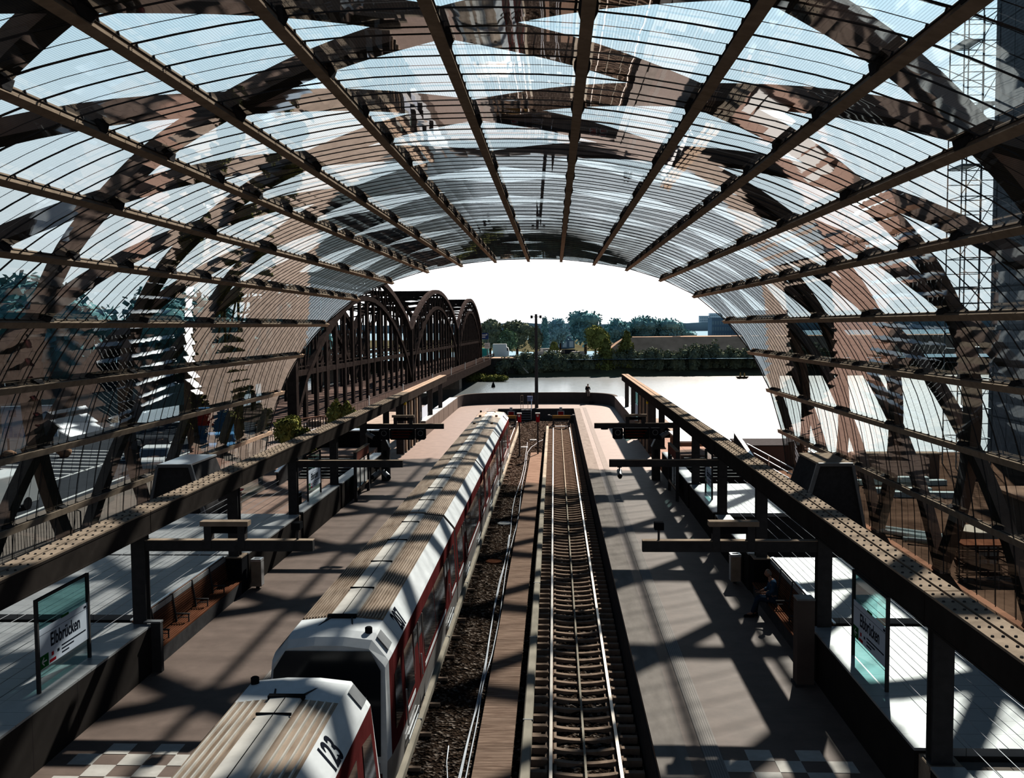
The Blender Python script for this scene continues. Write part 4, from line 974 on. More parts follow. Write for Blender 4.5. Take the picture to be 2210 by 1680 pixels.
# ---------------------------------------------------------------- people
def skin(name, pts, edges, rad, m, parent, levels=2):
    me = bpy.data.meshes.new(name); me.from_pydata([Vector(p) for p in pts], edges, []); me.materials.append(m)
    o = bpy.data.objects.new(name, me); C.objects.link(o); o.parent = parent
    md = o.modifiers.new('skin', 'SKIN'); md.use_smooth_shade = True
    sd = o.modifiers.new('sub', 'SUBSURF'); sd.levels = levels; sd.render_levels = levels
    for i, v in enumerate(me.skin_vertices[0].data):
        r = rad[i]; v.radius = r if isinstance(r, tuple) else (r, r); v.use_root = (i == 0)
    return o
def person(loc, rz, label, top, legs_m, hair, legs_bare=False, cross=True, phone=True):
    """seated figure facing -y in local axes, seat height 0.45 at z=.45"""
    root = empty('person', loc, label, 'person', rz=rz)
    # one continuous body: pelvis, spine, neck, head, limbs, hands
    P = [(0, 0, .56), (0, .0, .72), (0, -.03, .92), (0, -.06, 1.06), (0, -.10, 1.13), (0, -.14, 1.22),        # 0-5 pelvis..neck..head base
         (-.19, -.04, 1.04), (-.24, -.10, .80), (-.12, -.34, .74), (-.08, -.40, .75),                           # 6-9 left arm
         (.19, -.04, 1.04), (.25, -.08, .80), (.13, -.33, .74), (.09, -.39, .75),                               # 10-13 right arm
         (-.10, -.02, .53), (-.11, -.46, .56), (-.10, -.50, .10), (-.10, -.66, .05),                            # 14-17 left leg
         (.10, -.02, .53), (.09, -.47, .57), (.02, -.62, .12), (.0, -.78, .07)]
    E_ = [(0, 1), (1, 2), (2, 3), (3, 4), (4, 5), (3, 6), (6, 7), (7, 8), (8, 9), (3, 10), (10, 11), (11, 12), (12, 13), (0, 14), (14, 15), (15, 16), (16, 17), (0, 18), (18, 19), (19, 20), (20, 21)]
    rad = [(.15, .12), (.14, .11), (.16, .11), (.12, .09), .055, .06, .06, .048, .036, .03, .06, .048, .036, .03, .09, .07, .048, .04, .09, .07, .048, .04]
    body = skin('body', P, E_, [x if not isinstance(x, tuple) else x for x in rad], SKIN, root)
    hp = Vector((0, -.17, 1.30))
    h = MB(); k0 = 0
    segs, rings = 16, 12
    for i in range(rings+1):
        th = PI*i/rings
        for j in range(segs):
            ph = 2*PI*j/segs; x = .075*math.sin(th)*math.cos(ph); y = .095*math.sin(th)*math.sin(ph); z = .115*math.cos(th)
            if y < 0:
                if abs(x) < .022 and -.035 < z < .015: y -= .022*(1-abs(z+.012)/.03) if abs(z+.012) < .03 else 0
                if z < -.06: y += .012
                if .01 < z < .03 and .015 < abs(x) < .05: y += .008
            h.v.append((x+hp.x, y+hp.y, z+hp.z))
    for i in range(rings):
        for j in range(segs): h.f.append((i*segs+j, i*segs+(j+1) % segs, (i+1)*segs+(j+1) % segs, (i+1)*segs+j)[::-1]); h.m.append(0)
    for s in (-1, 1): h.ball((s*.078, hp.y+.01, hp.z-.005), .022, sz=1.4, n=8)
    hd = h.build('head', SKIN, root, True)
    f = MB()
    for s in (-1, 1): f.ball((s*.03, hp.y-.082, hp.z+.018), .010, n=8)
    f.build('eye', INK, hd)
    f = MB(); f.bar((-.022, hp.y-.083, hp.z-.058), (.022, hp.y-.083, hp.z-.058), .008, .008); f.build('mouth', mat('lips', (.14, .05, .045), .6), hd)
    hr = MB()
    for i in range(7):
        th = PI*i/12
        for j in range(segs):
            ph = 2*PI*j/segs; rr = 1.1 if math.sin(ph) > -.3 or i < 3 else 1.02
            zz = .124*math.cos(th)-(.05 if math.sin(ph) > .1 else 0)*i/6
            hr.v.append((.075*rr*math.sin(th)*math.cos(ph), hp.y+.095*rr*math.sin(th)*math.sin(ph)+.008, hp.z+zz))
    for i in range(6):
        for j in range(segs): hr.f.append((i*segs+j, i*segs+(j+1) % segs, (i+1)*segs+(j+1) % segs, (i+1)*segs+j)[::-1]); hr.m.append(0)
    hr.build('hair', hair, root, True)
    # clothing over the body
    skin('jacket', [(0, .0, .55), (0, 0, .72), (0, -.03, .92), (0, -.05, 1.05), (0, -.08, 1.10), (-.19, -.04, 1.04), (-.245, -.10, .80), (-.15, -.28, .745), (.19, -.04, 1.04), (.255, -.08, .80), (.16, -.27, .745)],
         [(0, 1), (1, 2), (2, 3), (3, 4), (3, 5), (5, 6), (6, 7), (3, 8), (8, 9), (9, 10)], [(.17, .135), (.165, .13), (.18, .13), (.13, .10), .065, .075, .062, .05, .075, .062, .05], top, root)
    skin('trousers', [(0, .0, .54), (-.10, -.05, .53), (-.11, -.46, .56), (-.10, -.50, .09), (.10, -.05, .53), (.09, -.47, .57), (.02, -.62, .12)], [(0, 1), (1, 2), (2, 3), (0, 4), (4, 5), (5, 6)],
         [(.165, .13), .105, .085, .065, .105, .085, .065] if not legs_bare else [(.165, .13), .105, .09, .06, .105, .09, .06], legs_m, root)
    for s, a in ((-1, (-.10, -.48, .06)), (1, (.01, -.62, .07))):
        b = MB(); b.prism([(a[0]-.045, 0), (a[0]+.045, 0), (a[0]+.04, .07), (a[0]-.04, .07)], 'y', a[1]-.24, a[1]+.05) if False else b.hexa([(a[0]-.045, a[1]-.25, a[2]-.06), (a[0]+.045, a[1]-.25, a[2]-.06), (a[0]+.04, a[1]+.06, a[2]-.06), (a[0]-.04, a[1]+.06, a[2]-.06), (a[0]-.035, a[1]-.22, a[2]-.0), (a[0]+.035, a[1]-.22, a[2]-.0), (a[0]+.035, a[1]+.05, a[2]+.06), (a[0]-.035, a[1]+.05, a[2]+.06)])
        o = b.build('shoe', SHOE, root); bv = o.modifiers.new('bev', 'BEVEL'); bv.width = .015; bv.segments = 2
    # hands: palm, four curled fingers, thumb
    for s, hx in ((-1, -.08), (1, .09)):
        c0 = Vector((hx, -.39, .75)); inw = -s
        ps = [c0, c0+Vector((inw*.01, -.05, .01))]; ed = [(0, 1)]; rd = [(.026, .016), (.030, .015)]
        for q in range(4):
            a = c0+Vector((inw*(-.026+.017*q), -.085, .012)); k = len(ps); ln = (.026, .031, .029, .022)[q]
            ps += [a, a+Vector((0, -ln, .004)), a+Vector((inw*.004, -ln*1.5, -.018))]; ed += [(1, k), (k, k+1), (k+1, k+2)]; rd += [.0095, .009, .008]
        k = len(ps); ps += [c0+Vector((inw*.036, -.035, .016)), c0+Vector((inw*.052, -.066, .022))]; ed += [(0, k), (k, k+1)]; rd += [.011, .009]
        skin('hand', ps, ed, rd, SKIN, root, 1)
    return root
p1 = person((8.28, 28.9, .0), R(-90), 'grey-haired man in a blue denim jacket and jeans, sitting on the shaded bench looking down', DENIM, JEANS, HAIR)
ph = empty('mobile_phone', (7.80, 28.9, .80), 'small dark phone held by the seated man in the denim jacket', 'phone'); b = MB(); b.box(-.07, .07, -.036, .036, 0, .009); b.build('phone_body', BLACKG, ph); b = MB(); b.box(-.062, .062, -.031, .031, .009, .010); b.build('screen', TGLASS, ph)
p2 = person((5.55, 109.15, .74), R(12), 'person in dark clothing with a backpack sitting on the rounded parapet above the water', CLOTH, mat('beige_trousers', (.16, .12, .10), .8), mat('dark_hair', (.015, .011, .01), .8))
b = MB(); b.box(-.17, .17, .12, .3, .66, 1.14); o = b.build('backpack', CLOTH, p2); bv = o.modifiers.new('bev', 'BEVEL'); bv.width = .06; bv.segments = 3
bagr = empty('shoulder_bag', (5.9, 108.4, 0), 'small dark bag on the ground under the person on the parapet', 'bag'); b = MB(); b.hexa([(-.3, -.15, 0), (.3, -.15, 0), (.3, .15, 0), (-.3, .15, 0), (-.2, -.1, .3), (.2, -.1, .3), (.2, .1, .3), (-.2, .1, .3)]); o = b.build('bag_body', CLOTH, bagr); o.modifiers.new('bev', 'BEVEL').width = .06
b = MB(); b.tube([(-.15, 0, .28), (-.1, 0, .42), (.1, 0, .42), (.15, 0, .28)], .012, 6); b.build('strap', CLOTH, bagr)
# ---------------------------------------------------------------- river and land
m, t, o = nt('river_water'); L = t.links.new
p = N(t, 'BsdfPrincipled', Roughness=.2); p.inputs['Base Color'].default_value = (.02, .032, .038, 1); p.inputs['Specular IOR Level'].default_value = .5; L(p.outputs[0], o.inputs[0])
tc = N(t, 'TexCoord'); mp = N(t, 'Mapping'); mp.inputs['Scale'].default_value = (.5, 1.0, 1); L(tc.outputs['Object'], mp.inputs[0])
n1 = N(t, 'TexNoise', Scale=.9, Detail=5, Roughness=.6); L(mp.outputs[0], n1.inputs['Vector'])
b = N(t, 'Bump', Strength=.6, Distance=.12); L(n1.outputs[0], b.inputs['Height']); L(b.outputs[0], p.inputs['Normal'])
WATER = m
mb = MB(); mb.quad((-500, 100, -6), (600, 100, -6), (600, 290, -6), (-500, 290, -6)); struct(mb.build('river', WATER))
slab('ground_quay', -17.5, 14, 78, 110, -7, -1.75, CONC)
slab('ground_quay_head', -9, 9, 100, 110.6, -8, -.01, CONC) if False else None
slab('ground_street', -160, -13.2, -30, 96, -2, -.65, ASPH)
slab('ground_site', 13.2, 160, -30, 77.5, -7, -1.4, EARTH)
slab('ground_under_hall', -13.2, 13.2, -30, 100, -4, -1.75, CONC)
mb = MB(); r3 = random.Random(11)                        # far bank, rising from the water
gx = [-500+20*i for i in range(61)]; gy = [281, 285, 291, 302, 330, 400, 700]; gz = [-6.4, -5.6, -4.0, -2.4, -1.6, -1.2, -1]
for y, z in zip(gy, gz):
    for x in gx: mb.v.append((x+r3.uniform(-3, 3), y+r3.uniform(-2, 2), z+r3.uniform(-.3, .3)))
for j in range(len(gy)-1):
    for i in range(60): q = j*61+i; mb.f.append((q, q+1, q+62, q+61)); mb.m.append(0)
struct(mb.build('ground_far_bank', BANK, None, True))
mb = MB(); mb.hexa([(16, 318, -2), (140, 318, -2), (140, 360, -2), (16, 360, -2), (25, 326, 4.6), (140, 326, 4.6), (140, 352, 4.6), (27, 352, 4.6)])
for x0 in (33, 52): mb.hexa([(x0, 320, -1.5), (x0+2.5, 320, -1.5), (x0+10, 327, 4.0), (x0+7.5, 327, 4.0), (x0, 320, -1.2), (x0+2.5, 320, -1.2), (x0+10, 327, 4.75), (x0+7.5, 327, 4.75)])
struct(mb.build('ground_sand_mound', SAND))
mb = MB(); r4 = random.Random(4); pr = []
x = -900
while x < 1500: pr.append((x, 11+r4.uniform(-2, 3)+(5 if x > 250 else 0))); x += 22
for a, b_ in zip(pr[:-1], pr[1:]): mb.hexa([(a[0], 1500, -3), (b_[0], 1500, -3), (b_[0], 1560, -3), (a[0], 1560, -3), (a[0], 1500, a[1]), (b_[0], 1500, b_[1]), (b_[0], 1560, b_[1]), (a[0], 1560, a[1])])
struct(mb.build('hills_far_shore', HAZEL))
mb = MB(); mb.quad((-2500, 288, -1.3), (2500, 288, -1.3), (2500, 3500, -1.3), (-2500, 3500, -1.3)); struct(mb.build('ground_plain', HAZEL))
# ---------------------------------------------------------------- trees
def crown_mesh(lobes, n, leaf, seed, m, name='foliage_crown'):
    rr = random.Random(seed); mb = MB()
    for c, r in lobes:
        c = Vector(c); r = Vector(r)
        mb.lathe([(max(.01, .8*r.x*math.sin(PI*i/7)), -.8*r.z*math.cos(PI*i/7)) for i in range(8)], c, 10, 0)
    tot = sum(r[0]*r[2] for _, r in lobes)
    for c, r in lobes:
        for _ in range(int(n*r[0]*r[2]/tot)):
            v = Vector((rr.gauss(0, 1), rr.gauss(0, 1), rr.gauss(0, 1))).normalized()*rr.uniform(.82, 1.08)
            p = Vector((c[0]+v.x*r[0], c[1]+v.y*r[1], c[2]+v.z*r[2])); s = leaf*rr.uniform(.6, 1.3)
            a = Vector((rr.gauss(0, 1), rr.gauss(0, 1), rr.gauss(0, 1))).normalized()*s; b = a.cross(v+Vector((.01, .3, .2))).normalized()*s
            mb.quad(p-a-b*.6, p+a-b*.6, p+a+b*.6, p-a+b*.6)
    return mb
def tree(loc, h, w, kind, label, cat, group, seed, style='round', trunk=True):
    rr = random.Random(seed); root = empty('leafy_tree' if cat == 'tree' else 'riverside_bush', loc, label, cat, group)
    if style == 'round':
        lobes = [((rr.uniform(-.22, .22)*w, rr.uniform(-.2, .2)*w, h*(.42+.4*rr.random())), (w*rr.uniform(.24, .36),)*2+(h*rr.uniform(.16, .26),)) for _ in range(7)]
        lobes += [((0, 0, h*.55), (w*.40, w*.4, h*.34)), ((rr.uniform(-.06, .06)*w, 0, h*.74), (w*.27, w*.27, h*.255))]
    elif style == 'poplar': lobes = [((0, 0, h*(.2+.17*i)), (w*(.5-.06*abs(i-1.6)),)*2+(h*.17,)) for i in range(5)]
    elif style == 'pointed': lobes = [((rr.uniform(-.06, .06)*w, 0, h*(.2+.2*i)), (w*(.5-.115*i),)*2+(h*.2,)) for i in range(4)]+[((0, 0, h*.9), (w*.07, w*.07, h*.12))]
    else:
        lobes = [((w*(-.42+.84*q/5)+rr.uniform(-.04, .04)*w, rr.uniform(-.1, .1)*w, h*rr.uniform(.25, .5)), (w*rr.uniform(.16, .24),)*2+(h*rr.uniform(.3, .5),)) for q in range(6)]
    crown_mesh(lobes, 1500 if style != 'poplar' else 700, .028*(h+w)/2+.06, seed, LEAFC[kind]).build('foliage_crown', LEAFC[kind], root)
    if trunk:
        b = MB(); b.tube([(0, 0, -.5), (0, 0, h*.3), (.1, 0, h*.55)], [w*.035+.08, w*.03+.05, w*.015+.03], 8); b.build('trunk', BARK, root)
    return root
FB = 'trees behind the far bank'
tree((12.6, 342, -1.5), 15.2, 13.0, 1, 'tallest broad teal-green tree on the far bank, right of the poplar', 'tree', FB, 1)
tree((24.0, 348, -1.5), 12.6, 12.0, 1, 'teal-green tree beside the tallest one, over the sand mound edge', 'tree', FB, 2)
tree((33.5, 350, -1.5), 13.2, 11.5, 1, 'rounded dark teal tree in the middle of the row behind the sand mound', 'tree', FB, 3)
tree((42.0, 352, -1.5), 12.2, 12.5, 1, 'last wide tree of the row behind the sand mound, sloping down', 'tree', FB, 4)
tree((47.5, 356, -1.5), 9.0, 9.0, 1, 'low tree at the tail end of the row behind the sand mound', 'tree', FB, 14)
tree((15.2, 322, -1.8), 10.4, 8.6, 2, 'smaller olive round tree in front of the tallest tree', 'tree', FB, 5)
tree((-19.3, 330, -1.5), 12.4, 10.0, 4, 'dark tree right behind the end of the truss bridge', 'tree', FB, 6)
tree((-10.5, 334, -1.5), 12.0, 11.0, 4, 'dark broad tree behind the light mast, bridge side', 'tree', FB, 7)
tree((-12.8, 318, -1.8), 9.6, 7.6, 0, 'lower dark tree above the white van on the far bank', 'tree', FB, 8)
tree((-4.2, 338, -1.5), 10.2, 6.0, 4, 'narrow dark tree just behind the light mast', 'tree', FB, 9)
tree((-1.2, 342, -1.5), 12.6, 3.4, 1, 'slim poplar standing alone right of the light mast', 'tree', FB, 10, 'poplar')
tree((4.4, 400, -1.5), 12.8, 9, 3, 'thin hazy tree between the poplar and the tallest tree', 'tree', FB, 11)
tree((1.8, 322, -1.8), 5.2, 3.2, 2, 'little round tree among the parked vehicles across the river', 'tree', FB, 12)
BK = 'bushes along the far waterline'
rb = random.Random(5)
bl = [(-9.6, 288, 6.6, 8.0, 'bush'), (-3.6, 290, 8.2, 8.5, 'bush'), (2.0, 290, 7.4, 8, 'bush'), (7.2, 291, 7.0, 7.5, 'bush'), (12.0, 291, 7.0, 7, 'bush'), (16.8, 292, 10.2, 6.5, 'pointed'), (21.0, 292, 8.0, 7, 'bush'),
      (22.9, 294, 12.4, 6.4, 'pointed'), (28.2, 292, 8.6, 8, 'bush'), (34.0, 292, 8.2, 8, 'bush'), (39.4, 292, 8.8, 8, 'bush'), (44.8, 294, 11.0, 8.5, 'bush'), (50.4, 294, 9.4, 8.5, 'bush'), (56.2, 294, 8.8, 8.5, 'bush'), (62.2, 294, 8.4, 9, 'bush'), (69, 294, 8.2, 9.5, 'bush'), (77, 294, 8.6, 10, 'bush'), (86, 294, 8, 10, 'bush'), (96, 294, 8, 11, 'bush')]
for k, (x, y, h, w_, st) in enumerate(bl):
    tree((x, y, -5.6), h, w_*1.25, 2 if st == 'pointed' else 4, ('tall pointed yellow-green bush, %s of two on the far waterline' % ('smaller' if k < 6 else 'larger') if st == 'pointed' else '%s dark bush on the far waterline counted from the bridge' % ORD[k]), 'bush', BK, 30+k, st, False)
tree((-15.5, 262, -6.2), 2.6, 9.0, 2, 'low yellow-green bush at the water edge beneath the bridge end', 'bush', BK, 60, 'bush', False)
# shrubs behind the platform beside the train
SH = 'shrubs behind the train platform'
for k, (x, y, z, h, w_) in enumerate(((-13.6, 60.5, -.4, 2.6, 1.7), (-12.2, 66.5, -.4, 2.2, 2.2), (-15.0, 66, -.4, 2.2, 2.0), (-14.0, 76, -.4, 2.2, 2.2), (-17.8, 72, -.4, 2.3, 2.0), (-16.2, 84, -.4, 3.2, 2.0), (-19.5, 80, -.4, 1.8, 1.8))):
    tree((x, y, z), h, w_, 2, '%s sunlit shrub from the camera, behind the long beam beside the train' % ORD[k], 'bush', SH, 70+k, 'bush' if k % 2 else 'round')
# ---------------------------------------------------------------- the truss bridge
root = empty('truss_bridge', (-24.5, 94, -.8), 'old dark iron truss bridge with three double arches crossing the river', 'bridge')
BX = lambda y: -24.6+.0167*y
def bp(y, z, side=0): return (BX(y)-side*9.5, y, z)
SP = [(94, 164), (164, 232), (232, 292)]
ZD = -.75
def zu(t_): return 8.0+7.4*math.sin(PI*t_)**.8 if 0 < t_ < 1 else 8.0
def zl(t_): return ZD+.4+12.6*math.sin(PI*t_)**.72 if 0 < t_ < 1 else ZD+.4
for side in (0, 1):
    for a, b_ in SP:
        n = 16
        u = MB(); l_ = MB(); d = MB()
        for k in range(n):
            t0, t1 = k/n, (k+1)/n; ya, yb = a+(b_-a)*t0, a+(b_-a)*t1
            u.bar(bp(ya, zu(t0), side), bp(yb, zu(t1), side), .7, .75); l_.bar(bp(ya, zl(t0), side), bp(yb, zl(t1), side), .6, .6)
            if zu(t0)-zl(t0) > .8:
                d.bar(bp(ya, zl(t0), side), bp(ya, zu(t0), side), .22, .22, up=(0, 1, 0))
                d.bar(bp(ya, zl(t0), side), bp(yb, zu(t1), side), .16, .16) if k < n/2 else d.bar(bp(yb, zl(t1), side), bp(ya, zu(t0), side), .16, .16)
            if 0 < k:
                h = MB(); h.bar(bp(ya, ZD, side), bp(ya, max(zl(t0), ZD+.3), side), .34, .85, up=(0, 1, 0)); rel(h.build('hanger', BRID), root)
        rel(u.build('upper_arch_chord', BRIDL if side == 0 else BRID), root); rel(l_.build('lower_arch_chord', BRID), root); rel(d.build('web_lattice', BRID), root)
    for y in (94, 164, 232, 292): e = MB(); e.bar(bp(y, ZD, side), bp(y, 8.2, side), .9, .9, up=(0, 1, 0)); rel(e.build('end_post', BRID), root)
    w_ = MB(); w_.bar(bp(94, 4.1, side), bp(292, 4.1, side), .3, .55); y = 94
    w_.bar(bp(94, 4.7, side), bp(292, 4.7, side), .12, .12)
    rel(w_.build('walkway_girder', BRID), root)
for a, b_ in SP:
    x_ = MB()
    for k in range(1, 16):
        t0 = k/16; y = a+(b_-a)*t0
        if zu(t0) > 11.0:
            x_.bar(bp(y, zu(t0), 0), bp(y, zu(t0), 1), .4, .4)
            if k < 15: x_.bar(bp(y, zu(t0), 0), bp(a+(b_-a)*(k+1)/16, zu((k+1)/16), 1), .2, .2); x_.bar(bp(y, zu(t0), 1), bp(a+(b_-a)*(k+1)/16, zu((k+1)/16), 0), .2, .2)
    rel(x_.build('top_bracing_lattice', BRID), root)
dk = MB(); dk.hexa([bp(60, ZD-1.4, -.35), bp(300, ZD-1.4, -.35), bp(300, ZD-1.4, 1.3), bp(60, ZD-1.4, 1.3), bp(60, ZD, -.35), bp(300, ZD, -.35), bp(300, ZD, 1.3), bp(60, ZD, 1.3)])
dk.f = [f[::-1] for f in dk.f]; rel(dk.build('deck', mat('bridge_deck', (.04, .029, .026), .8, 0, .2, .6)), root)
g = MB(); g.bar(bp(60, ZD-.9, -.37), bp(300, ZD-.9, -.37), .2, 1.6); g.bar(bp(60, ZD-2.0, -.1), bp(300, ZD-2.0, -.1), .6, 1.2); rel(g.build('side_girder', BRID), root)
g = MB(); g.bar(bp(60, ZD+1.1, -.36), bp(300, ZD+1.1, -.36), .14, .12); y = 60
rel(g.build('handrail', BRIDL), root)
g = MB(); y = 60
while y < 300: g.bar(bp(y, ZD, -.36), bp(y, ZD+1.1, -.36), .035, .05, up=(0, 1, 0)); y += .55
rel(g.build('railing_lattice', BRID), root)
for k, y in enumerate((112, 135, 164, 190, 215, 240, 262, 280)):
    g = MB(); g.bar(bp(y, ZD, -.38), bp(y, ZD+1.5, -.38), .1, .14, up=(0, 1, 0)); rel(g.build('railing_post', WHITE), root)
for y in (164, 232):
    g = MB(); c_ = bp(y, 0, .4); g.box(c_[0]-6.5, c_[0]+4.5, y-3, y+3, -7, ZD-1.3); rel(g.build('pier', CONC), root)
root = empty('rail_bridge', (-58, 90, -2), 'dark lattice-girder railway bridge running behind the old truss bridge', 'bridge')
b = MB(); b.box(-4, 4, 0, 200, 0, 1.6); b.build('deck', BRID, root)
for s in (-4, 4):
    b = MB(); b.bar((s, 0, 9.4), (s, 200, 9.4), .5, .7); b.bar((s, 0, 5.4), (s, 200, 5.4), .3, .5); b.build('top_chord', BRID, root)
    b = MB()
    for k in range(50): b.bar((s, 4*k, 1.5), (s, 4*k, 9.4), .3, .9, up=(0, 1, 0)); b.bar((s, 4*k, 1.5), (s, 4*k+4, 9.4), .2, .5); b.bar((s, 4*k+4, 1.5), (s, 4*k, 9.4), .2, .5)
    b.build('girder_lattice', BRID, root)
for k in range(4): b = MB(); b.box(-4.5, 4.5, 30+48*k, 34+48*k, -5, 0); b.build('pier', CONC, root)
# bridge foot: graffiti box and abutment
root = empty('stone_pylon', (-20.2, 91, -1.9), 'stocky grey stone pylon at the start of the bridge footpath', 'pylon'); b = MB(); b.box(-.65, .65, -.65, .65, 0, 1.7); b.build('shaft', CONC, root); b = MB(); b.box(-.75, .75, -.75, .75, 1.7, 1.85); b.build('cap', CONC, root)
root = empty('footpath_fence', (-19.5, 88, -.5), 'low brown railing turning a corner by the bridge footpath', 'fence')
b = MB(); b.bar((-3.0, -8, 1.1), (.5, 0, 1.1), .1, .12); b.bar((.5, 0, 1.1), (4.0, -3, 1.1), .1, .12); b.build('top_rail', mat('fence_brown', (.10, .055, .04), .6), root)
b = MB()
for k in range(22): b.bar((-3+3.5*k/22, -8+8*k/22, 0), (-3+3.5*k/22, -8+8*k/22, 1.1), .06, .06, up=(0, 1, 0))
for k in range(12): b.bar((.5+3.5*k/12, -3*k/12, 0), (.5+3.5*k/12, -3*k/12, 1.1), .08, .05, up=(0, 1, 0))
b.build('baluster_lattice', BRID, root)
root = empty('bridge_abutment', (-12.5, 292, -6), 'dark stone abutment where the bridge meets the far bank', 'abutment')
b = MB(); b.box(-10, 3.5, -5, 6, 0, 5.0); b.build('abutment_wall', mat('abutment_stone', (.035, .032, .03), .8, 0, .3, .5), root); b = MB(); b.box(-10.2, 3.7, -5.2, 6, 5.0, 5.3); b.build('coping', STEEL, root); b = MB(); b.bar((3.6, -5, 5.2), (5.5, -6.5, 2.6), .3, .3); b.bar((5.5, -6.5, 2.6), (7, -7, 1), .3, .3); b.build('handrail', CHROME, root)
# ---------------------------------------------------------------- things on the far bank
def vehicle(name, loc, rz, size, m, label, cat, group=None, kind='car'):
    root = empty(name, loc, label, cat, group, rz=rz); l, w_, h = size
    b = MB()
    if kind == 'van':
        pr = [(-l/2, .3), (l/2, .3), (l/2, h*.5), (l*.42, h*.58), (l*.30, h*.97), (l*.24, h), (-l*.48, h), (-l/2, h*.95)]
        gl_ = [(l*.405, h*.60), (l*.30, h*.93), (l*.14, h*.93), (l*.14, h*.60)]
    elif kind == 'box':
        pr = [(-l/2, .5), (l/2, .5), (l/2, h*.52), (l*.45, h*.75), (l*.36, h*.78), (l*.34, h), (-l/2, h)]
        gl_ = [(l*.485, h*.54), (l*.445, h*.73), (l*.38, h*.73), (l*.38, h*.54)]
    else:
        pr = [(-l/2, .3), (l/2, .3), (l/2, h*.48), (l*.44, h*.56), (l*.24, h*.62), (l*.10, h*.97), (-l*.22, h), (-l*.40, h*.66), (-l/2, h*.60)]
        gl_ = [(l*.21, h*.64), (l*.09, h*.93), (-l*.21, h*.94), (-l*.36, h*.66)]
    b.prism([(q, z) for q, z in pr], 'x', -w_/2, w_/2)
    b.v = [(y, x, z) if False else (x, y, z) for x, y, z in b.v]
    o = b.build('body_shell', m, root); bv = o.modifiers.new('bev', 'BEVEL'); bv.width = .07; bv.segments = 2
    g = MB(); g.prism(gl_, 'x', -w_/2-.015, w_/2+.015); g.build('side_window_pane', TGLASS, root)
    if kind != 'box':
        f = MB(); f.bar((0, l*(.30 if kind == 'van' else .10)+.02, h*.94), (0, (l*.42 if kind == 'van' else l*.24)+.03, h*(.60 if kind == 'van' else .645)), w_*.82, .02, up=(0, .7, .7)); f.build('windscreen', TGLASS, root)
        f = MB()
        for s in (-1, 1): f.box(s*w_*.36-.14, s*w_*.36+.14, l/2-.03, l/2+.02, h*.34, h*.43)
        f.build('headlamp_highlight', CHROME, root)
        f = MB()
        for s in (-1, 1): f.box(s*w_*.52-.09, s*w_*.52+.09, l*.2-.06, l*.2+.08, h*.62, h*.72)
        f.build('wing_mirror_trim', m, root)
    for y in (-l*.31, l*.31):
        for s in (-1, 1):
            q = MB(); q.tube([(s*(w_/2-.2), y, .33), (s*(w_/2+.01), y, .33)], .33, 16); q.build('wheel', BLACK, root)
    return root
vehicle('box_truck', (-14.6, 309, -1.6), R(-90), (5.0, 2.4, 4.6), CARW, 'white box truck parked on the far bank beside the bridge end', 'truck', kind='box')
vehicle('parked_car', (-7.5, 306, -1.8), R(80), (4.4, 1.8, 1.5), CARB, 'black car parked on the far bank near the white box truck', 'car')
vehicle('parked_car', (-6.6, 300, -2.2), R(80), (4.4, 1.8, 1.6), CARW, 'white car parked lower down the far bank near the bushes', 'car')
vehicle('delivery_van', (.6, 312, -1.8), R(85), (5.4, 2.0, 2.5), CARW, 'white van parked across the river right of the mast', 'van', 'vans across the river', 'van')
vehicle('delivery_van', (6.0, 326, -1.8), R(95), (5.4, 2.0, 2.5), CARB, 'dark blue van parked across the river below the small tree', 'van', 'vans across the river', 'van')
vehicle('delivery_van', (8.8, 314, -1.8), R(85), (5.0, 2.0, 2.2), TSTEEL, 'grey van parked across the river towards the sand mound', 'van', 'vans across the river', 'van')
vehicle('delivery_van', (-1.2, 330, -1.6), R(95), (5.2, 2.0, 2.6), TSTEEL, 'pale van half hidden behind the mast foot across the river', 'van', 'vans across the river', 'van')
root = empty('teal_container', (-19.5, 305, -1.5), 'teal shipping container standing at the far bridge end', 'container'); b = MB(); b.box(-1.6, 1.3, -1.3, 1.3, 0, 3.2); b.build('container_body', TEALP, root)
b = MB()
for k in range(8): b.box(-1.5+.36*k, -1.35+.36*k, -1.34, -1.3, .1, 3.1)
b.build('corrugation_rib', TEALP, root)
root = empty('road_sign', (-19.3, 300, -1.4), 'dark blue gantry sign with white lines over the far bridge end', 'sign'); b = MB(); b.box(-1.4, 1.4, -.1, .1, 6.0, 7.9); b.build('panel', mat('gantry_blue', (.015, .03, .09), .5), root)
b = MB()
for k in range(2): b.box(-1.1+.2*k, .5+.3*k, -.13, -.1, 6.5+.6*k, 6.8+.6*k)
b.box(.7, 1.1, -.13, -.1, 7.2, 7.6); b.build('text_print', WHITE, root); b = MB(); b.bar((1.3, 0, 0), (1.3, 0, 8), .14, .14, up=(0, 1, 0)); b.build('post', GREY, root)
root = empty('road_sign', (-18.2, 299, -1.4), 'white board sign below the blue gantry sign', 'sign'); b = MB(); b.box(-.8, .8, -.08, .08, 3.2, 4.9); b.build('panel', WHITE, root); b = MB(); b.box(-.06, .06, -.05, .05, 0, 3.2); b.build('post', GREY, root); b = MB(); b.box(-.6, .6, -.1, -.08, 3.7, 3.85); b.box(-.6, .3, -.1, -.08, 4.2, 4.4); b.build('text_print', GREY, root)
root = empty('water_buoy', (-12.6, 236, -6), 'small dark buoy floating near the bridge', 'buoy'); b = MB(); b.lathe([(.001, 0), (.45, 0), (.45, .35), (.25, .9), (.1, 1.3), (.001, 1.4)], n=14); b.build('float', BLACK, root); b = MB(); b.ball((0, 0, 1.5), .15); b.build('top_mark', BLACK, root)
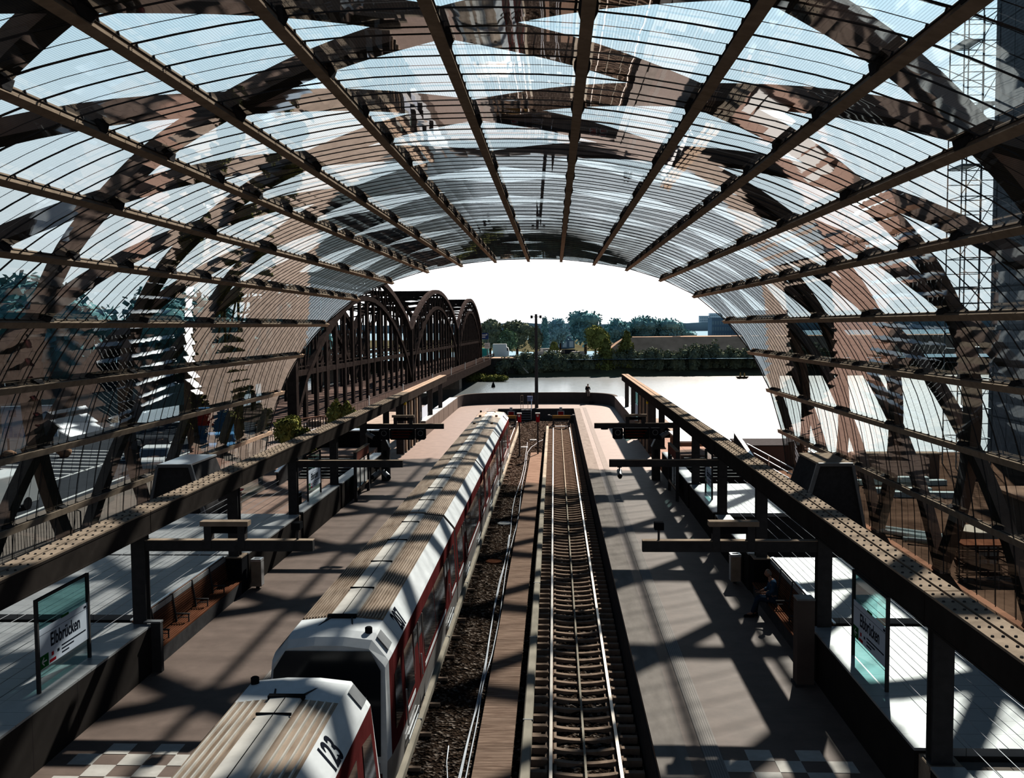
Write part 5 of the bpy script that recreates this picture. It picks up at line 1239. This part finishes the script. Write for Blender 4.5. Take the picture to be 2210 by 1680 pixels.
root = empty('small_boat', (52, 268, -6), 'small boat with two figures on the glittering water', 'boat'); b = MB(); b.hexa([(-1.2, -.45, 0), (1.2, -.45, 0), (1.2, .45, 0), (-1.2, .45, 0), (-1.7, -.65, .55), (1.7, -.65, .55), (1.7, .65, .55), (-1.7, .65, .55)]); b.build('hull', BARK, root); b = MB(); b.lathe([(.001, .5), (.25, .5), (.22, 1.2), (.1, 1.3), (.12, 1.55), (.001, 1.6)], (-.5, 0, 0), 10); b.lathe([(.001, .5), (.25, .5), (.22, 1.1), (.1, 1.2), (.12, 1.45), (.001, 1.5)], (.6, 0, 0), 10); b.build('crew_figure', mat('boat_crew', (.2, .13, .05), .7), root)
def bldg(name, loc, w_, d, h, m, label, rows=4, cols=8, wm=None):
    root = empty(name, loc, label, 'building'); b = MB(); b.box(-w_/2, w_/2, 0, d, 0, h); b.box(-w_/2-.2, w_/2+.2, -.2, d, h, h+h*.03); b.build('building_block', m, root)
    g = MB()
    for r_ in range(rows):
        for c_ in range(cols):
            x = -w_/2+w_*(c_+.5)/cols; z = h*(r_+.55)/(rows+.3); g.box(x-w_/cols*.3, x+w_/cols*.3, -.12, 0, z-h/rows*.28, z+h/rows*.28)
    g.build('window_pane', wm or TGLASS, root); return root
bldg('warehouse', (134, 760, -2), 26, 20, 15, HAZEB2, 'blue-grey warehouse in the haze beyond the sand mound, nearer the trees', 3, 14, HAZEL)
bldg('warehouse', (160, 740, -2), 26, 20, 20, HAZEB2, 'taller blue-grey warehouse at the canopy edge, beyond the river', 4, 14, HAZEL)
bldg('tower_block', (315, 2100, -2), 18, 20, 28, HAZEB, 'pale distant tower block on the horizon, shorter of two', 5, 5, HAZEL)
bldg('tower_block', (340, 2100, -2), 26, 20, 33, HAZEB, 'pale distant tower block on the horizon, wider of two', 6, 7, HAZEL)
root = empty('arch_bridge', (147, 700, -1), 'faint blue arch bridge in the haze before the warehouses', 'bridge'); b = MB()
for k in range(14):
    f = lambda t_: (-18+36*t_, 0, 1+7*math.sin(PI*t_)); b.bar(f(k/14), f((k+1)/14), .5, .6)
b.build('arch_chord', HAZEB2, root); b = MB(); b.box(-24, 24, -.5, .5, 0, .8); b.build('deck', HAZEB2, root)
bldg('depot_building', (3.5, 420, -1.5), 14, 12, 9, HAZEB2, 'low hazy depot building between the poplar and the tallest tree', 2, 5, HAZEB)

# ---------------------------------------------------------------- street side, seen through the glass beside the train
mb = MB()
for k in range(11): mb.bar((-37.5+.2*k, 58+1.6*k, -.645), (-29.2+.15*k, 57.0+1.6*k, -.645), .28, .012)
tag(mb.build('hatched_road_print', LINE), 'white hatched markings on the asphalt street', 'road marking')
for k, (a, b_) in enumerate((((-24.2, 38), (-25.6, 84)), ((-28.2, 40), (-29.3, 84)), ((-39.5, 52), (-36.0, 86)))):
    mb = MB(); mb.bar((a[0], a[1], -.645), (b_[0], b_[1], -.645), .2, .012); tag(mb.build('lane_line_print', LINE), ('solid white line along the pale sidewalk edge', 'solid white line running past the hatched markings', 'far white edge line beyond the hatched markings')[k], 'road marking')
slab('ground_sidewalk', -23.8, -17.4, 10, 92, -.8, -.52, PAVE)
vehicle('delivery_van', (-26.2, 48.0, -.65), R(172), (5.0, 1.95, 1.95), CARW, 'white van on the street, close behind the nearest inverted V of arches', 'van', kind='van')
vehicle('parked_car', (-26.8, 69.5, -.65), R(35), (4.6, 1.85, 1.5), CARB, 'black car with a bright windscreen on the street by the bridge approach', 'car')
vehicle('parked_car', (-24.2, 64.0, -.65), R(190), (4.6, 1.85, 1.5), CARW, 'white car on the street in front of the black car', 'car')
vehicle('parked_car', (-22.6, 72.0, -.65), R(200), (4.4, 1.85, 1.5), mat('car_blue', (.05, .12, .22), .3), 'blue car on the street beyond the white car', 'car')
root = empty('billboard', (-37.5, 73, -.65), 'large pale billboard with a blue city drawing beside the street', 'billboard', rz=R(22))
b = MB(); b.box(-1.9, 1.9, -.08, .08, 1.1, 3.5); b.build('board', mat('billboard_face', (.22, .27, .33), .5), root)
b = MB(); rr = random.Random(2)
for k in range(11): b.box(-1.7+.3*k, -1.5+.3*k, -.1, -.08, 1.2, 1.4+rr.random()*.6)
b.build('skyline_print', mat('billboard_blue', (.03, .13, .25), .5), root)
b = MB(); b.box(-1.4, -.9, -.1, -.08, 2.7, 3.2); b.box(-.4, 1.3, -.1, -.08, 2.9, 3.0); b.box(-.4, .9, -.1, -.08, 2.6, 2.7); b.build('text_print', mat('billboard_ink', (.06, .08, .12), .5), root)
for s in (-1.5, 1.5): b = MB(); b.box(s-.08, s+.08, -.05, .05, 0, 1.1); b.build('leg', STEEL_D, root)
for k, (x, y, r_) in enumerate(((-37.6, 66.5, .8), (-36.4, 68, .55), (-35.0, 68.5, .75), (-33.4, 70, .5))):
    rr = random.Random(k); mb = MB(); mb.lathe([(max(.01, r_*math.sin(PI*i/6)*rr.uniform(.85, 1.1)), r_*.75*(1-math.cos(PI*i/6))) for i in range(7)], (0, 0, 0), 9); mb.v = [(a+rr.uniform(-.08, .08), b_+rr.uniform(-.08, .08), c_) for a, b_, c_ in mb.v]
    o = mb.build('boulder', BOULD, None, True); o.location = (x, y, -.7); tag(o, '%s brown boulder of the row in front of the billboard' % ORD[k], 'boulder', 'boulders below the billboard')
root = empty('sidewalk_fence', (-19.6, 40.5, -.52), 'dark tubular railing on the sidewalk outside the glass', 'fence')
b = MB(); b.tube([(-.4, -5.5, 0), (-.4, -5.5, .9), (-.3, -5.1, 1.05), (.2, 2.6, 1.05), (.2, 3.0, .9), (.2, 3.0, 0)], .035, 6); b.tube([(-.4, -5.4, .15), (.2, 3, .15)], .025, 6); b.build('tube_frame', STEEL_D, root)
b = MB()
for k in range(42): x, y = -.4+.6*k/42, -5.4+8.3*k/42; b.tube([(x, y, .15), (x, y, 1.03)], .012, 5)
b.build('bar_lattice', STEEL_D, root)
root = empty('kiosk_box', (-25.5, 79, -.65), 'blue and red advertising box on the sidewalk before the bridge', 'kiosk'); b = MB(); b.box(-1.4, 1.4, -.5, .5, 0, 2.8); b.build('box_body', mat('kiosk_blue', (.02, .06, .12), .4), root); b = MB(); b.box(-1.2, .1, -.52, -.5, 1.4, 2.5); b.build('poster', REDS, root)
# dark mass of trees and a brick viaduct beyond the street
for k, (x, y, h, w_) in enumerate(((-62, 66, 13, 15), (-58, 84, 14, 16), (-66, 100, 15, 17), (-56, 112, 14, 16), (-48, 128, 14, 15), (-70, 126, 16, 18), (-52, 150, 15, 18), (-74, 84, 16, 17), (-44, 176, 15, 18))):
    tree((x, y, -.7), h, w_, 1, '%s dark tree of the group beyond the street, counted from the camera' % ORD[k], 'tree', 'trees beyond the street', 100+k)
root = empty('street_wall', (-47, 96, -.7), 'long dark hoarding wall on the other side of the street', 'wall'); b = MB(); b.bar((-4, -40, 2.0), (6, 44, 2.0), .4, 4.0); b.build('wall_board', mat('hoarding_dark', (.012, .02, .026), .6), root); b = MB(); b.bar((-3.7, -40, 4.05), (6.3, 44, 4.05), .5, .12); b.build('coping', CHROME, root)
# ---------------------------------------------------------------- construction site beyond the glass beside the empty track
root = empty('building_tower', (41.6, 60, -1.4), 'dark high-rise shell under construction beside the station', 'building'); b = MB(); b.box(-8, 14, -8, 14, 0, 48); b.build('concrete_shell', TOWERM, root)
b = MB()
for r_ in range(15):
    for c_ in range(4): b.box(-8.06, -8, -6.5+4*c_, -4.2+4*c_, 1.2+3.1*r_, 3.0+3.1*r_); b.box(-6.5+4*c_, -4.2+4*c_, -8.06, -8, 1.2+3.1*r_, 3.0+3.1*r_)
b.build('window_pane', mat('site_glass', (.10, .22, .22), .15, 0, spec=.8), root)
root = empty('scaffold_tower', (30.4, 70, -1.4), 'pale tubular scaffold tower with plank landings beside the high-rise shell', 'scaffold')
XS, YS = (-1.1, .15, 1.2), (-1.2, 1.2)
for x in XS:
    for y in YS: b = MB(); b.tube([(x, y, 0), (x, y, 31)], .045, 6); b.build('standard', SCAF, root)
b = MB(); d_ = MB()
for k in range(15):
    z = 2+2.05*k
    for y in YS: b.tube([(XS[0], y, z), (XS[2], y, z)], .035, 5); b.tube([(XS[0], y, z-1), (XS[2], y, z-1)], .03, 5)
    for x in XS: b.tube([(x, YS[0], z), (x, YS[1], z)], .035, 5)
    b.tube([(XS[0], YS[0], z-1.9), (XS[1], YS[0], z)] if k % 2 else [(XS[1], YS[0], z-1.9), (XS[2], YS[0], z)], .03, 5)
b.build('ledger_lattice', SCAF, root)
for k in range(1, 15, 2): d_ = MB(); x0 = XS[0] if k % 4 == 1 else XS[1]; d_.box(x0, x0+1.2, YS[0], YS[1], 2.05+2.05*k, 2.11+2.05*k); d_.build('landing', SCAF, root)
root = empty('river_wall', (23.8, 64.5, -1.4), 'brown retaining wall at the river edge of the construction site', 'wall'); b = MB(); b.box(-2.7, 2.6, -.4, .4, -.2, 1.55); b.build('wall_body', mat('retaining_brown', (.12, .075, .055), .8, 0, .2, .8), root); b = MB(); b.box(-2.8, 2.7, -.5, .5, 1.55, 1.65); b.build('coping', STEEL, root)
root = empty('street_lamp', (24.8, 68, -1.4), 'old bell-shaped street lamp hanging over the water view', 'lamp', sc=.57); b = MB(); b.tube([(.9, 0, 0), (.9, 0, 4.9), (.5, 0, 5.3), (0, 0, 5.1)], .06, 8); b.build('post', STEEL_D, root); b = MB(); b.lathe([(.05, 5.2), (.09, 4.9), (.16, 4.6), (.42, 4.35), (.42, 4.3), (.001, 4.3)], n=16); b.build('lamp_shade', STEEL_D, root); b = MB(); b.ball((0, 0, 4.24), .14); b.build('bulb', WHITE, root)
root = empty('concrete_ring', (19.5, 42.0, -1.4), 'big round concrete shaft ring with bright rim on the building site', 'ring'); b = MB(); b.lathe([(.85, 0), (.85, 1.3), (.7, 1.3), (.7, .3), (.001, .3)], n=28); b.build('ring_body', CONC, root); b = MB(); b.lathe([(.86, 1.28), (.86, 1.33), (.001, 1.34)], n=28); b.build('cover', mat('ring_cover', (.28, .24, .2), .7), root)
for k, (x, y, rz) in enumerate(((21.8, 62, 4), (22.6, 61, -3), (24.0, 61.6, 8), (22.0, 58.8, 2), (23.2, 57.4, -5))):
    mb = MB(); mb.box(-1.9, 1.9, -.28, .28, 0, .3); o = mb.build('concrete_plank', PIPE); o.location = (x, y, -1.4+(.32 if k == 1 else 0)); o.rotation_euler = (0, 0, R(rz)); tag(o, '%s pale precast slab lying on the site below the river wall' % ORD[k], 'slab', 'precast slabs on the site')
for k in range(9):
    mb = MB(); mb.tube([(-1.8, 0, .1), (1.8, 0, .1)], .1, 8); o = mb.build('site_pipe', PIPE); o.location = (18.5+.13*k, 47.2-.42*k+(k % 3)*.1, -1.4+.09*(k % 2)); o.rotation_euler = (0, 0, R(-48+6*(k % 4))); tag(o, '%s pale pipe of the bunch dropped behind the long beam' % ORD[k], 'pipe', 'pale pipes on the site')
for k in range(8):
    mb = MB(); mb.box(-1.5, 1.5, -.08, .08, 0, .1); o = mb.build('timber_plank', WOOD); o.location = (19.0+.35*(k % 4), 37.6+.45*(k//2), -1.4+.11*(k % 2)); o.rotation_euler = (0, 0, R(-30+9*k)); tag(o, '%s loose timber plank on the site earth near the glass foot' % ORD[k], 'plank', 'loose planks on the site')
root = empty('steel_trestle', (18.8, 39.6, -1.4), 'rusty stacked steel trestle on the building site', 'trestle'); b = MB()
for z in (.2, .5, .8, 1.1): b.bar((-.9, -.5, z), (.9, -.5, z), .06, .06); b.bar((-.9, .5, z), (.9, .5, z), .06, .06); b.bar((-.9, -.5, z), (-.9, .5, z), .05, .05); b.bar((.9, -.5, z), (.9, .5, z), .05, .05)
for x in (-.8, 0, .8): b.bar((x, -.5, 0), (x, -.5, 1.25), .06, .06, up=(0, 1, 0)); b.bar((x, .5, 0), (x, .5, 1.25), .06, .06, up=(0, 1, 0))
b.build('trestle_frame', RAILB, root); b = MB(); b.box(-.95, .95, -.55, .55, 1.22, 1.28); b.build('top_board', BENCHW, root)
root = empty('site_cabin', (25.2, 45, -1.4), 'low dark site cabin with a sunlit tan roof', 'cabin'); b = MB(); b.box(-2.6, 4, -2.2, 2.2, 0, 2.1); b.build('cabin_body', mat('cabin_dark', (.05, .045, .045), .7), root); b = MB(); b.box(-2.8, 4.2, -2.4, 2.4, 2.1, 2.25); b.build('cabin_roof_plate', mat('cabin_tan', (.19, .12, .085), .8), root)
root = empty('soil_heap', (27.6, 52.5, -1.4), 'small heap of brown earth between the arches and the scaffold', 'heap'); b = MB(); rr = random.Random(6)
b.lathe([(2.6, 0), (2.1, .5), (1.4, 1.0), (.7, 1.35), (.01, 1.45)], n=14); b.v = [(a+rr.uniform(-.15, .15), c_+rr.uniform(-.15, .15), z+rr.uniform(-.06, .06)) for a, c_, z in b.v]; b.build('earth_mound', EARTH, root, True)
